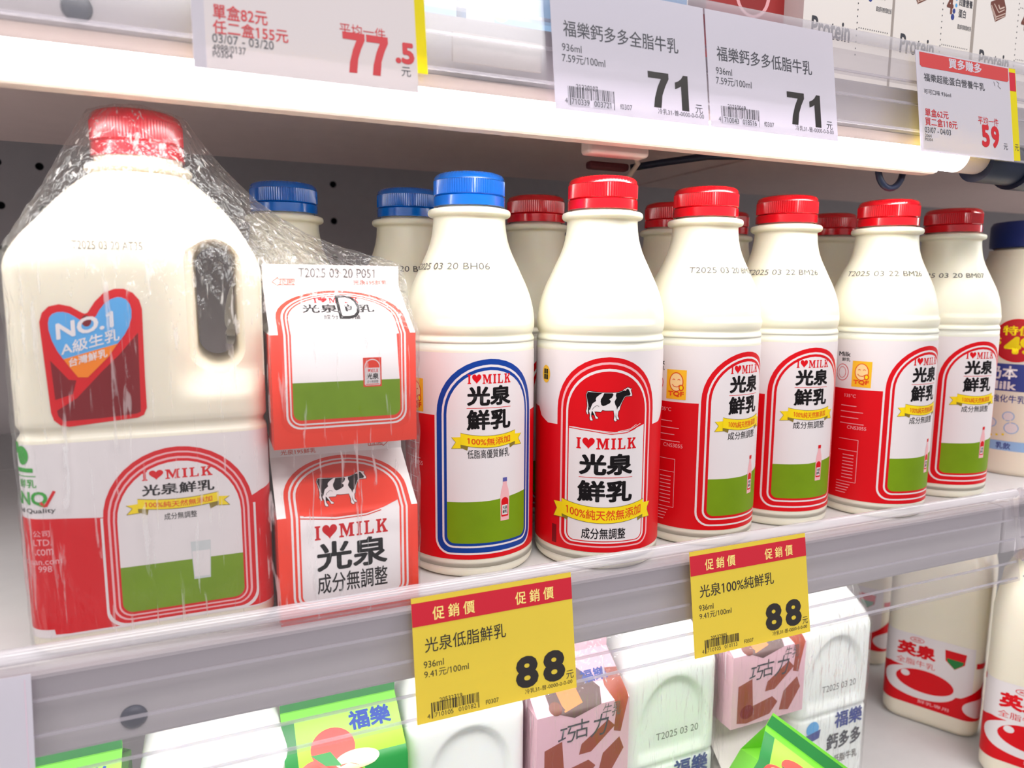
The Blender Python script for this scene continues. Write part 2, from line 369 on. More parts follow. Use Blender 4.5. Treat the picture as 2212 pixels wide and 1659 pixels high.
def ribbon(a, cx, half, zc, h, sag, txt, tx0, tx1, L, tail=6.0, tm=None, bold=0.012):
    wz = lambda x: sag * ((x - cx) / half) ** 2
    N = 16; xs = [cx - half + 2 * half * k / N for k in range(N + 1)]
    for sgn in (-1, 1):
        e = cx + sgn * half; z = zc + sag
        a.poly([(e - sgn * 1.0, z - h * .5 - 2.2), (e + sgn * tail, z - h * .5 - 2.6), (e + sgn * (tail - 2.6), z - 2.0), (e + sgn * tail, z + h * .5 - 2.6), (e - sgn * 1.0, z + h * .5 - 2.2)], P_YEL, L)
        a.line([(e - sgn * 1.0, z - h * .5 - 2.2), (e + sgn * tail, z - h * .5 - 2.6), (e + sgn * (tail - 2.6), z - 2.0), (e + sgn * tail, z + h * .5 - 2.6)], .25, P_OLIVE, L + 1)
        a.poly([(e, z - h * .5), (e - sgn * 4.5, z - h * .5 - 1.0), (e - sgn * 4.0, z - h * .5 - 3.6), (e, z - h * .5 - 1.8)], P_OLIVE, L + 1)
    a.poly([(x, zc - h / 2 - .3 + wz(x)) for x in xs] + [(x, zc + h / 2 + .3 + wz(x)) for x in xs[::-1]], P_OLIVE, L + 2)
    a.poly([(x, zc - h / 2 + wz(x)) for x in xs] + [(x, zc + h / 2 + wz(x)) for x in xs[::-1]], P_YEL, L + 3)
    a.text(txt, tx0, zc - h * .33, tx1, zc + h * .33, tm or P_TEXT, L + 4, bold, warp=wz)
def barcode(a, x0, y0, x1, y1, m, L, code):
    rnd = random.Random(code); x = x0
    n = 0
    while x < x1 - .2:
        wd = rnd.choice([.22, .22, .44, .66]); tall = n in (0, 1, 14, 15) or x > x1 - .9
        a.rect(x, y0 if tall else y0 + (y1 - y0) * .36, min(x + wd, x1), y1, m, L); x += wd + rnd.choice([.22, .3, .44, .6]); n += 1

SH = 0.006   # shelf surface height
# ================================================================== SETTING
def structure(name, bm, m, smooth=False):
    o = link(name, mesh_of(bm, name, m if isinstance(m, list) else [m], smooth)); o['kind'] = 'structure'; return o
# back panel with real peg holes
def holed_wall():
    bm = bmesh.new(); Y = 1.0
    def ring(pts): 
        vs = [bm.verts.new(p) for p in pts]; return vs, [bm.edges.new((vs[i], vs[(i + 1) % len(vs)])) for i in range(len(vs))]
    _, E0 = ring([(-0.9, Y, -0.42), (1.9, Y, -0.42), (1.9, Y, 0.75), (-0.9, Y, 0.75)])
    edges = list(E0); holes = []
    for cx in (-0.516, -0.218, -0.177, 0.159, 0.495, 0.83):
        for k in range(-8, 8):
            cz = 0.2245 + 0.0485 * k + (0.0 if cx in (-0.218,) else -0.0023)
            vs, es = ring([(cx + .0045 * math.cos(2 * PI * i / 12), Y, cz + .0045 * math.sin(2 * PI * i / 12)) for i in range(12)])
            edges += es; holes.append(vs)
    bmesh.ops.triangle_fill(bm, use_beauty=True, use_dissolve=False, edges=edges)
    for f in bm.faces: f.material_index = 0
    for vs in holes:                                   # walls and bottom of each hole, coloured near black for the shade inside
        back = [bm.verts.new((v.co.x, Y + .012, v.co.z)) for v in vs]
        for i in range(12):
            f = bm.faces.new((vs[i], vs[(i + 1) % 12], back[(i + 1) % 12], back[i])); f.material_index = 1
        f = bm.faces.new(back); f.material_index = 1
    # remove faces that fill the holes themselves
    kill = []
    for f in bm.faces:
        if f.material_index == 0:
            for vs in holes:
                if all(v in vs for v in f.verts): kill.append(f); break
    bmesh.ops.delete(bm, geom=kill, context='FACES_ONLY')
    return bm
structure('wall_back', holed_wall(), [M_WALL, M_HOLE_SHADE])
bm = bmesh.new(); box(bm, -0.9, 1.9, 0.70, 0.9985, 0.349, 0.357, .001)
structure('light_block_1', bm, M_NAVY)  # added plate: stops light leaking from above and darkens the gap behind the shelf

def shelf(name, top, lipz, xa, xb, label):
    t = empty(name, (0, 0.36, top), 0, label, 'shelf')
    bm = bmesh.new(); box(bm, xa, xb, .005, .325 if name == 'upper_shelf' else .44, -.008, 0, .001)
    o = link('deck', mesh_of(bm, 'deck', [M_DECK], False), t)
    bm = bmesh.new(); box(bm, xa, xb, .001, .007, lipz, 0, .002)
    link('front_lip', mesh_of(bm, 'front_lip', [M_METAL], False), t)
    return t
up = shelf('upper_shelf', .318, -.030, -.9, 1.6, 'metal shelf overhead carrying the cocoa milk cartons')
mid = shelf('middle_shelf', SH, -.041, -.9, .592, 'white metal shelf the wrapped jug and capped milk bottles stand on')
nb = shelf('middle_shelf', SH, -.041, .594, 1.6, 'shelf past the rail joint, under the navy capped bottle')
low = shelf('lower_shelf', -.30, -.041, -.9, 1.6, 'bottom shelf under the red printed square bottles')
for t in (mid, nb, low):
    xa, xb = (-.9, .592) if t is mid else ((.594, 1.6) if t is nb else (-.9, 1.6))
    bm = bmesh.new(); box(bm, xa, xb, .4401, .638, -.008, 0, .0005)
    link('rear_deck', mesh_of(bm, 'rear_deck', [M_DECK], False), t)
for t, xa, xb in ((up, -.9, 1.6),):
    bm = bmesh.new(); box(bm, xa, .432, .027, .325, -.0245, -.0085, .001)
    box(bm, .437, xb, .027, .325, -.0245, -.0085, .001)
    link('underside_panel', mesh_of(bm, 'underside_panel', [M_UNDER], False), t)
# dark screw in the middle shelf's lip
bm = bmesh.new(); lathe([(0, .0025), (.0035, .0025), (.0055, .0012), (.006, 0), (0, 0)], 24, bm=bm)
o = link('lip_screw', mesh_of(bm, 'lip_screw', [M_NAVY]), mid); o.location = (-.0433, .0008, -.0295); o.rotation_euler = (PI / 2, 0, 0)

o = o.copy(); COL.objects.link(o); o.parent = up; o.location = (-.046, .0008, -.0215)
# ------------------------------------------------------------------ light tubes
def led(name, x0, x1, y, z, label, fixture=True):
    t = empty(name, ((x0 + x1) / 2, y, z), 0, label, 'lamp'); h = (x1 - x0) / 2
    def cyl(nm, xa, xb, r, m, dz=0.0, n=32):
        bm = bmesh.new(); tube([(xa, 0, dz), (xb, 0, dz)], r, n, bm); return link(nm, mesh_of(bm, nm, [m], True, 40), t)
    bm = bmesh.new()
    def shell(a0, a1, r, th):
        n = 24; rows = []
        for xx in (-h, h):
            rows.append([bm.verts.new((xx, -rr * math.cos(a0 + (a1 - a0) * k / n), rr * math.sin(a0 + (a1 - a0) * k / n))) for rr in (r,) for k in range(n + 1)])
        for k in range(n): bm.faces.new((rows[0][k], rows[0][k + 1], rows[1][k + 1], rows[1][k]))
    shell(math.radians(8), math.radians(-165), .0105, 0)
    link('glowing_tube', mesh_of(bm, 'glowing_tube', [M_TUBE]), t)
    bm = bmesh.new(); shell(math.radians(8), math.radians(195), .0106, 0)
    link('tube_back', mesh_of(bm, 'tube_back', [M_FIX]), t)
    cyl('end_cap', h, h + .022, .0108, M_FIX)
    cyl('connector', h + .022, h + .060, .0135, M_NAVY, -.003)
    cyl('connector', h + .062, h + .115, .0155, M_NAVY, -.004)
    if fixture:
        bm = bmesh.new(); box(bm, -h, h, .0112, .026, -.0103, .0095, .003)
        link('fixture_channel', mesh_of(bm, 'fixture_channel', [M_FIX], False), t)
    return t
led('led_tube', -.85, .497, .3605, .2768, 'glowing white light tube under the overhead shelf edge')
led('led_tube', -.85, .57, .392, -.016, 'glowing light tube hidden behind the middle shelf lip', False)
led('led_tube', .63, 1.55, .3605, .2768, 'second glowing light tube overhead, past the tube joint at the right edge')
led('led_tube', .66, 1.5, .3605, -.040, 'bright tube end at the far end of the lower rail', False)
# clip, cable and loop under the overhead shelf
bm = bmesh.new(); box(bm, -.022, .022, -.006, .006, -.0065, .0045, .0025, segs=3)
o = link('cable_clip', mesh_of(bm, 'cable_clip', [M_FIX], True, 50)); o.location = (.240, .402, .2705)
props(o, 'cream plastic clip under the overhead light channel', 'clip')
t = empty('power_cable', (.325, .47, .281), 0, 'navy power cable with a dark red plug under the overhead shelf', 'cable')
bm = tube([(-.012, .03, -.004), (.01, .02, .0), (.04, .0, .004), (.09, -.02, .0045), (.15, -.05, .002)], .0028, 10)
link('cord', mesh_of(bm, 'cord', [M_NAVY]), t)
bm = bmesh.new(); box(bm, -.05, -.014, .028, .036, -.007, -.001, .002)
link('plug', mesh_of(bm, 'plug', [mat('plug_red', (96, 30, 36), .5)], False), t)
bm = tube([(-.04, .02, .004), (-.03, .0, .004), (-.018, .01, -.004), (-.014, .03, -.012), (-.02, .034, -.014)], .002, 8)
link('tie', mesh_of(bm, 'tie', [M_FIX]), t)
bm = tube([(.475 + .013 * math.cos(a), .395, .272 + .013 * math.sin(a) * 1.1) for a in [PI + PI * k / 12 for k in range(13)]], .0024, 10)
o = link('cable_loop', mesh_of(bm, 'cable_loop', [M_NAVY])); props(o, 'navy cable loop hanging below the overhead shelf near the tube end', 'cable')
bm = bmesh.new(); lathe([(0, 0), (.005, 0), (.005, .006), (0, .006)], 16, bm=bm)
o = link('shelf_screw', mesh_of(bm, 'shelf_screw', [M_NAVY], True, 40)); o.location = (.262, .47, .2875); props(o, 'dark screw head in the underside of the overhead shelf', 'screw')

# ------------------------------------------------------------------ price rails
def rail(name, xa, xb, yt, zt, yb, zb, label):
    t = empty(name, ((xa + xb) / 2, yt, zt), 0, label, 'price rail'); h = (xb - xa) / 2
    bm = tube([(-h, 0, 0), (h, 0, 0)], .0036, 20)
    link('top_bead', mesh_of(bm, 'top_bead', [M_RAILW], True, 40), t)
    bm = bmesh.new()
    d = Vector((0, yb - yt, zb - zt)); n = Vector((0, -d.z, d.y)).normalized(); n = n if n.y > 0 else -n
    def slab(a, b, th, off=0.0):
        p = [d * a + n * off, d * b + n * off, d * b + n * (off + th), d * a + n * (off + th)]
        L0 = [bm.verts.new((-h, q.y, q.z)) for q in p]; L1 = [bm.verts.new((h, q.y, q.z)) for q in p]
        for i in range(4): bm.faces.new((L0[i], L0[(i + 1) % 4], L1[(i + 1) % 4], L1[i]))
        bm.faces.new(L0[::-1]); bm.faces.new(L1)
    slab(.05, 1.0, .0012, .0012)
    link('front_strip', mesh_of(bm, 'front_strip', [M_RAIL], False), t)
    bm = bmesh.new()
    for a in (.30, .52, .78, .965): slab(a, a + .02, .0012, .0026)
    link('ridges', mesh_of(bm, 'ridges', [M_RAILW], False), t)
    bm = bmesh.new(); slab(.1, .30, .005, .0042)
    link('clip_channel', mesh_of(bm, 'clip_channel', [M_RAIL], False), t)
    return t
rail('price_rail', -.5, .588, .352, .0205, .3395, -.0485, 'clear price rail along the milk shelf holding two yellow tags')
rail('price_rail', .596, 1.4, .352, .0205, .3395, -.0485, 'clear price rail starting past the joint at the right end')
rail('price_rail', -.6, 1.4, .3475, .3385, .337, .272, 'clear price rail overhead holding the white tags')
# milky end piece of the joint
bm = bmesh.new(); box(bm, -.0025, .0025, -.008, .004, -.045, .012, .001)
o = link('rail_end_plate', mesh_of(bm, 'rail_end_plate', [M_RAIL], False)); o.location = (.5925, .345, .0125); props(o, 'clear end plate between the two lower price rails', 'end plate')

# ------------------------------------------------------------------ price tags
LOW_PL = (.349, .018, .339, -.048); UP_PL = (.345, .336, .335, .271)
def tag(X0, pl, art, wd, hv, paper_m, label, back=0.0, v0=0.0, group=None):
    Y0, Z0, Y1, Z1 = pl; d = Vector((0, Y0 - Y1, Z0 - Z1)).normalized(); n = Vector((0, -d.z, d.y)); n = n if n.y < 0 else -n
    off = 0.0006 - back
    base = Vector((X0, Y1, Z1)) + n * off
    t = empty('price_tag', base, 0, label, 'price tag', group)
    bm = bmesh.new(); NX = 24
    for th in (0, -.00025):
        pass
    A = [[None] * 2 for _ in range(NX + 1)]
    for i in range(NX + 1):
        x = wd * i / NX * MM
        for j, v in enumerate((v0, hv)): A[i][j] = (bm.verts.new(Vector((x, 0, 0)) + d * v * MM), bm.verts.new(Vector((x, 0, 0)) + d * v * MM - n * .00025))
    for i in range(NX):
        for s in (0, 1):
            q = (A[i][0][s], A[i + 1][0][s], A[i + 1][1][s], A[i][1][s]); bm.faces.new(q)
        for j in (0, 1): bm.faces.new((A[i][j][0], A[i + 1][j][0], A[i + 1][j][1], A[i][j][1]))
    for i in (0, NX): bm.faces.new((A[i][0][0], A[i][1][0], A[i][1][1], A[i][0][1]))
    link('card', mesh_of(bm, 'card', [paper_m], False), t)
    if art: art.build('print', lambda u, v, h: Vector((u, 0, 0)) + d * v + n * h, t)
    return t
def big1(a, x, y, h, m, L):
    k = h / 19.4; P = [(3.9, 0), (8.6, 0), (8.6, 19.4), (5.6, 19.4), (4.2, 17.4), (2.2, 15.9), (0, 15.0), (0, 11.4), (2.1, 12.2), (3.9, 13.3)]
    a.poly([(x + p * k, y + q * k) for p, q in P], m, L)
def big7(a, x, y, wd, h, m, L):
    P = [(.0, 1), (1, 1), (1, .84), (.82, .62), (.66, .36), (.58, 0), (.22, 0), (.28, .26), (.44, .58), (.62, .82), (.0, .82)]
    a.poly([(x + p * wd, y + q * h) for p, q in P], m, L)
def yellow(name, nx1, code, c2, b1, b2):
    a = Art()
    a.rect(0, 51.5, 95, 64, T_BAND, 1)
    for x in (11.3, 59.4): a.text('促 銷 價', x, 53.6, x + 24, 60.8, T_GOLD, 2, .014)
    a.text(name, 6.2, 37.0, nx1, 45.0, T_INKB, 2, .004)
    a.text('936ml', 5.1, 29.0, 16.2, 32.6, T_INKB, 2); a.text('9.41元/100ml', 5.1, 23.6, 30.1, 27.6, T_INKB, 2)
    a.text('8', 57.3, 6.4, 71.3, 24.2, T_INKB, 2, .045); a.text('8', 74.2, 6.4, 88.2, 24.2, T_INKB, 2, .045)
    a.text('元', 88.6, 6.2, 93.4, 10.8, T_INKB, 2); a.text('冷乳31-普-0000-0-0-00', 62.5, 3.0, 92.3, 5.8, T_INKB, 3)
    barcode(a, 8.0, 1.8, 35.0, 10.2, T_INKB, 2, code); a.rect(9.3, 1.6, 20.6, 5.0, T_YEL, 3); a.rect(22.6, 1.6, 33.6, 5.0, T_YEL, 3)
    a.text(c2, 12.7, 9.6, 25.5, 12.0, T_INKB, 4)
    a.text('4', 5.6, 2.2, 7.2, 4.6, T_INKB, 4); a.text(b1, 9.8, 2.2, 20.1, 4.6, T_INKB, 4); a.text(b2, 23.1, 2.2, 33.2, 4.6, T_INKB, 4); a.text('F0307', 38.9, 2.5, 46.4, 4.9, T_INKB, 4)
    return a
tag(.090, LOW_PL, yellow('光泉低脂鮮乳', 52.8, 11, '20532319', '710105', '010182'), 95, 66.8, T_YEL, 'yellow promo tag reading 88 below the blue capped bottle', group='price tags on the lower rail')
tag(.2685, LOW_PL, yellow('光泉100%純鮮乳', 66, 12, '20532905', '710105', '010113'), 95, 66.8, T_YEL, 'yellow promo tag reading 88 below the red capped bottles', group='price tags on the lower rail')
a = Art(); a.rect(95.5, 0, 95.8, 60, mat('tag_edge_pink', (232, 200, 214), .5), 1)
tag(-.178, LOW_PL, a, 98, 62, T_WHITE, 'blank white tag edge at the left end of the lower rail', v0=-3, group='price tags on the lower rail')
def white71(name, code, c2, b1, b2):
    a = Art(); a.text(name, 6.6, 37.8, 76.9, 46.2, T_INK, 1, .004)
    a.text('936ml', 5.4, 30.2, 16.6, 34.0, T_INK, 1); a.text('7.59元/100ml', 5.1, 24.2, 30.2, 28.8, T_INK, 1)
    big7(a, 56.2, 6.9, 13.2, 19.2, T_INKB, 1); big1(a, 73.4, 6.8, 19.4, T_INKB, 1)
    a.text('元', 86.2, 6.4, 91.0, 11.2, T_INK, 1); a.text('冷乳31-普-0000-0-0-00', 61.5, 3.5, 91.6, 6.6, T_INK, 2)
    barcode(a, 7.5, 2.6, 34.6, 12.4, T_INK, 1, code); a.rect(8.8, 2.4, 19.9, 6.6, T_WHITE, 2); a.rect(21.8, 2.4, 32.9, 6.6, T_WHITE, 2)
    a.text(c2, 12.2, 11.2, 25.0, 13.8, T_INK, 3); a.text('4', 5.4, 3.4, 7.0, 6.2, T_INK, 3)
    a.text(b1, 9.3, 3.2, 19.6, 6.2, T_INK, 3); a.text(b2, 22.4, 3.2, 32.4, 6.2, T_INK, 3); a.text('f0307', 37.9, 3.6, 45.2, 6.3, T_INK, 3)
    return a
GT = 'price tags on the overhead rail'
tag(.1645, UP_PL, white71('福樂鈣多多全脂牛乳', 21, '21220107', '710339', '003721'), 95, 66, T_WHITE, 'white tag reading 71, first of the two 71 tags overhead, beside the gray card', group=GT)
tag(.2608, UP_PL, white71('福樂鈣多多低脂牛乳', 22, '21210069', '710043', '018516'), 95, 66, T_WHITE, 'white tag reading 71 overhead, the one nearer the red 59 tag', group=GT)
a = Art(); a.rect(0, 0, 5, 62, T_WHITE, 1)
a.text('單盒82元', 8.3, 21.4, 30.0, 27.8, T_RED, 2, .012); a.text('任二盒155元', 8.0, 15.0, 38.2, 21.0, T_RED, 2, .012)
a.text('03/07 - 03/20', 7.6, 11.3, 32.0, 15.0, T_INK, 2); a.text('4988/0137', 7.5, 7.6, 20.6, 10.6, T_INK, 2); a.text('P0304', 7.5, 5.2, 15.1, 7.6, T_INK, 2)
a.text('平均一件', 60.5, 22.6, 81.1, 27.6, T_RED, 2); big7(a, 61.6, 5.6, 9.9, 18.2, T_RED, 2); big7(a, 72.2, 5.6, 9.9, 18.2, T_RED, 2)
a.text('.5', 85.3, 12.6, 94.3, 22.6, T_RED, 2, .045); a.text('元', 87.8, 6.8, 92.2, 11.2, T_INK, 2)
tag(-.002, UP_PL, a, 95.5, 62, T_CREAM, 'white tag with red 77.5 above the wrapped jug', group=GT)
a = Art(); a.text('元', 90, 8, 94.5, 12, T_INK, 1)
tag(.0, UP_PL, None, 98.6, 62, T_YEL2, 'yellow tag edge showing behind the 77.5 tag', back=.0005, v0=9.5, group=GT)
a = Art(); a.poly([(3.5, 56.6), (5, 55.4), (90.5, 55.4), (92, 56.6), (92, 65), (3.5, 65)], T_BAND2, 1); a.text('買多賺多', 31, 57.6, 64, 64.6, T_WHITE, 2, .03)
a.text('福樂超能蛋白營養牛乳', 6.5, 46.2, 66.2, 51.6, T_INK, 2, .004); a.text('可可口味 936ml', 6.0, 37.9, 31.6, 41.2, T_INK, 2)
a.text('單盒62元', 5.8, 23.2, 28, 28.4, T_RED, 2, .006); a.text('買二盒118元', 5.4, 17.2, 36.2, 22.6, T_RED, 2, .006); a.text('03/07 - 04/03', 4.6, 12.4, 29.4, 16.2, T_INK, 2)
a.text('2064', 4.4, 9.4, 10.6, 11.6, P_GRAY, 2); a.text('P0304', 4.2, 7.0, 11.6, 9.0, P_GRAY, 2)
a.text('平均一件', 57.5, 23, 78.5, 28.4, T_RED, 2); a.text('5', 60.2, 7.6, 68.4, 23, T_RED, 2, .045); a.text('9', 70, 7.6, 78.4, 23, T_RED, 2, .045); a.text('元', 82.6, 7.4, 87, 11.8, T_INK, 2)
a.line([(76, 54), (77.2, 51)], .3, P_GRAY, 2); a.line([(79, 54.5), (81.5, 53.2), (80.2, 51.4), (83, 49.6)], .3, P_GRAY, 2)
tag(.428, UP_PL, a, 93, 66, T_WHITE, 'white tag with red 59 and a red header at the right end', group=GT)
a = Art(); a.rect(0, 50, 98, 63, T_BAND, 1); a.text('元', 93.2, 8, 97.4, 12.5, T_INK, 1)
tag(.4305, UP_PL, a, 98.5, 66, T_YEL2, 'yellow tag edge showing behind the 59 tag', back=.0006, v0=1, group=GT)
bm = bmesh.new(); box(bm, -.024, .024, -.001, .001, -.007, .007, .0004)
o = link('card_holder', mesh_of(bm, 'card_holder', [mat('gray_card', (196, 186, 180), .6)], False)); o.location = (.1385, .3485, .2985); props(o, 'blank gray card behind the overhead rail beside the first 71 tag', 'card')

# ================================================================== MILK BOTTLES
RB = .0412
BODY = [(0, .0012), (.030, .0006), (.0365, 0), (.0398, .0018), (.0410, .0050), (.0410, .0068), (.0403, .0080), (.0409, .0094), (.0410, .0108), (.0410, .07), (.0410, .1385),
        (.0406, .1398), (.0399, .1410), (.0407, .1424), (.0412, .1440), (.0407, .1456), (.0399, .1473), (.0406, .1490), (.0411, .1515), (.0411, .1560), (.0404, .1620), (.0388, .1690), (.0362, .1765), (.0330, .1835),
        (.0295, .1910), (.0265, .1975), (.0243, .2040), (.0231, .2100), (.0226, .2150), (.0226, .2180), (.0244, .2187), (.0255, .2196), (.0258, .2208), (.0255, .2222), (.0244, .2230), (.0215, .2236), (.0195, .2250), (.0195, .2420), (0, .2420)]
BODY_S = smooth_prof(BODY, 3)
def body_rad(r, a, z):
    if .1545 < z < .2000:                        # shallow embossed dome facing each panel
        for c in (0, PI):
            d = (a - c + PI) % (2 * PI) - PI
            q = (d / .80) ** 2 + ((z - .1545) / .037) ** 2
            if q < 1.25:
                t = min(1, max(0, (1.2 - q) / .55)); r -= .0011 * t * t * (3 - 2 * t)
    return r
ME_BODY = mesh_of(lathe(BODY_S, 96, body_rad), 'bottle_body', [M_MILK])
def cap_mesh(m, r=.0221, z0=.0, h=.0205):
    prof = [(r, .0074), (r, .0186), (r - .0006, .0198)]; n = 180
    bm = bmesh.new()
    lathe([(0, .0070), (r - .0022, .0070), (r - .0007, .0070), (r, .0076)], n, bm=bm)
    lathe([(r, .0076), (r, .0160)], n, lambda q, a, z: q - (.00055 if int(round(a / (2 * PI) * n)) % 2 else 0), bm=bm)
    lathe([(r, .0160), (r - .0002, .0172), (r - .0008, .0185), (r - .0017, .0195), (r - .0029, .0202), (r - .0046, .0207), (r - .0065, .0209), (r - .009, .0208), (0, .0206)], n,
          lambda q, a, z: q - (.0005 if int(round(a / (2 * PI) * n)) % 3 == 0 and .0174 < z < .0208 else 0), bm=bm)
    return mesh_of(bm, 'cap_' + m.name, [m], True, 40)
def band_mesh(m, r=.0222):
    bm = lathe([(r - .002, 0), (r, .0003), (r, .0058), (r - .0008, .0064), (r - .0022, .0064)], 72); return mesh_of(bm, 'band_' + m.name, [m], True, 40)
ME_CAP = {'red': cap_mesh(M_RCAP), 'blue': cap_mesh(M_BCAP)}; ME_BAND = {'red': band_mesh(M_RCAP), 'blue': band_mesh(M_BCAP)}
def on_cyl(R, prof=None, zoff=0.0):
    def f(u, v, h):
        z = v; a = u / R; r = R + h
        return Vector((r * math.sin(a), -r * math.cos(a), z))
    return f
def prof_r(z):
    for (r0, z0), (r1, z1) in zip(BODY_S[30:], BODY_S[31:]):
        if z0 <= z <= z1 and z1 > z0: return r0 + (r1 - r0) * (z - z0) / (z1 - z0)
    return .03
def mascot_panel(a, cx, border, lines, low):
    z = -6.0    # art heights are above the shelf datum, bottle base sits 6 mm up
    W_ = P_WHITE
    for i, (hf, b, t, m) in enumerate([(34.4, 21.2, 141.4, W_), (33.0, 22.4, 140.2, border), (29.6, 25.6, 136.9, W_), (28.3, 26.8, 135.5, border), (26.5, 28.4, 133.6, W_)]):
        a.arch(cx, hf, b + z, t + z, m, 2 + i, rc=[9.5, 8.5, 6.5, 5.5, 4.5][i])
    # grass
    p = []
    for k in range(7): q = PI + k / 6 * PI / 2; p.append((cx - 26.5 + 4.5 + 4.5 * math.cos(q), 28.4 + 4.5 + 4.5 * math.sin(q) + z))
    for k in range(7): q = 1.5 * PI + k / 6 * PI / 2; p.append((cx + 26.5 - 4.5 + 4.5 * math.cos(q), 28.4 + 4.5 + 4.5 * math.sin(q) + z))
    a.poly(p + [(cx + 26.5, 57 + z), (cx, 54.5 + z), (cx - 26.5, 54 + z)], P_GREEN, 7)
    ilm(a, cx - 13.8, 125.6 + z, cx + 13.2, 131.2 + z, P_RED, 7)
    a.text('光泉', cx - 14.2, 112.6 + z, cx + 13.4, 124.4 + z, P_BLACK, 7, .042)
    a.rect(cx - 14.4, 111.0 + z, cx + 13.4, 111.35 + z, P_RED, 7)
    a.text('鮮乳', cx - 14.4, 98.0 + z, cx + 13.4, 110.2 + z, P_BLACK, 7, .036)
    ribbon(a, cx - .5, 17.5, 90.8 + z, 6.8, 2.0, lines[0], cx - 14, cx + 13, 8, 5.5)
    a.text(lines[1], cx - 14, 80.8 + z, cx + 12.6, 86.2 + z, P_BLACK, 7, .008)
    # little milk bottle printed on the grass
    bx = cx + 9.5; b0 = 41 + z
    a.poly([(bx - 3, b0), (bx + 3, b0), (bx + 3.2, b0 + 15), (bx + 2.6, b0 + 19), (bx + 1.5, b0 + 22.5), (bx + 1.4, b0 + 24.5), (bx - 1.4, b0 + 24.5), (bx - 1.5, b0 + 22.5), (bx - 2.6, b0 + 19), (bx - 3.2, b0 + 15)], P_PINK, 8)
    a.rect(bx - 1.5, b0 + 24.3, bx + 1.5, b0 + 26.8, low, 9)
    a.arch(bx, 2.5, b0 + 2.5, b0 + 14.5, P_RED, 9, rc=.6); a.rect(bx - 1.9, b0 + 3.6, bx + 1.9, b0 + 9.8, P_WHITE, 10)
    a.text('光泉', bx - 1.6, b0 + 7.0, bx + 1.6, b0 + 9.2, P_BLACK, 11, .02); a.text('鮮乳', bx - 1.6, b0 + 4.4, bx + 1.6, b0 + 6.6, P_BLACK, 11, .02)
def emblem_panel(a, cx):
    z = -6.0; W_ = P_WHITE
    for i, (hf, b, t, m) in enumerate([(33.2, 19.6, 140.6, P_RED), (30.4, 21.4, 137.6, P_PINK), (29.0, 22.4, 136.2, P_RED), (26.6, 24.0, 133.6, W_), (25.2, 25.0, 132.0, P_RED), (24.4, 25.6, 131.2, W_)]):
        a.arch(cx, hf, b + z, t + z, m, 2 + i, rc=[9.5, 8, 7, 5.6, 4.8, 4.4][i])
    p = [(cx + 24.4 * math.cos(k / 20 * PI), 131.2 - 24.4 + 24.4 * math.sin(k / 20 * PI) + z) for k in range(21)]
    p += [(cx - 24.4, 97.4 + z), (cx - 12, 96.4 + z), (cx + 2, 94.2 + z), (cx + 14, 95.2 + z), (cx + 24.4, 98.6 + z)]
    a.poly(p, P_RED, 8)
    a.line([(cx - 24.4, 96.6 + z), (cx - 10, 95.2 + z), (cx + 2, 93.4 + z), (cx + 12, 94.2 + z), (cx + 18, 96.4 + z)], .5, P_RED, 8)
    a.line([(cx - 22, 97.2 + z), (cx - 8, 95.9 + z), (cx + 4, 94.5 + z), (cx + 13, 95.4 + z), (cx + 21.5, 99.2 + z)], .35, W_, 9)
    a.line([(cx + 6, 95.1 + z), (cx + 14, 96.4 + z), (cx + 18.5, 99 + z)], .3, W_, 9)
    cow(a, cx - 13.7, 101.4 + z, cx + 14.8, 122.2 + z, 9)
    ilm(a, cx - 19.3, 84.0 + z, cx + 18.6, 90.9 + z, P_RED, 9)
    a.text('光泉', cx - 17.4, 67.8 + z, cx + 16.4, 81.2 + z, P_BLACK, 9, .042)
    a.rect(cx - 17.4, 66.0 + z, cx + 16.4, 66.35 + z, P_RED, 9)
    a.text('鮮乳', cx - 18.2, 50.6 + z, cx + 16.6, 64.2 + z, P_BLACK, 9, .036)
    ribbon(a, cx - 1.5, 27.0, 42.2 + z, 9.8, 3.6, '100%純天然無添加', cx - 25.5, cx + 23.5, 10, 6.5)
    a.text('成分無調整', cx - 15.2, 26.9 + z, cx + 12.6, 34.0 + z, P_BLACK, 10, .012)
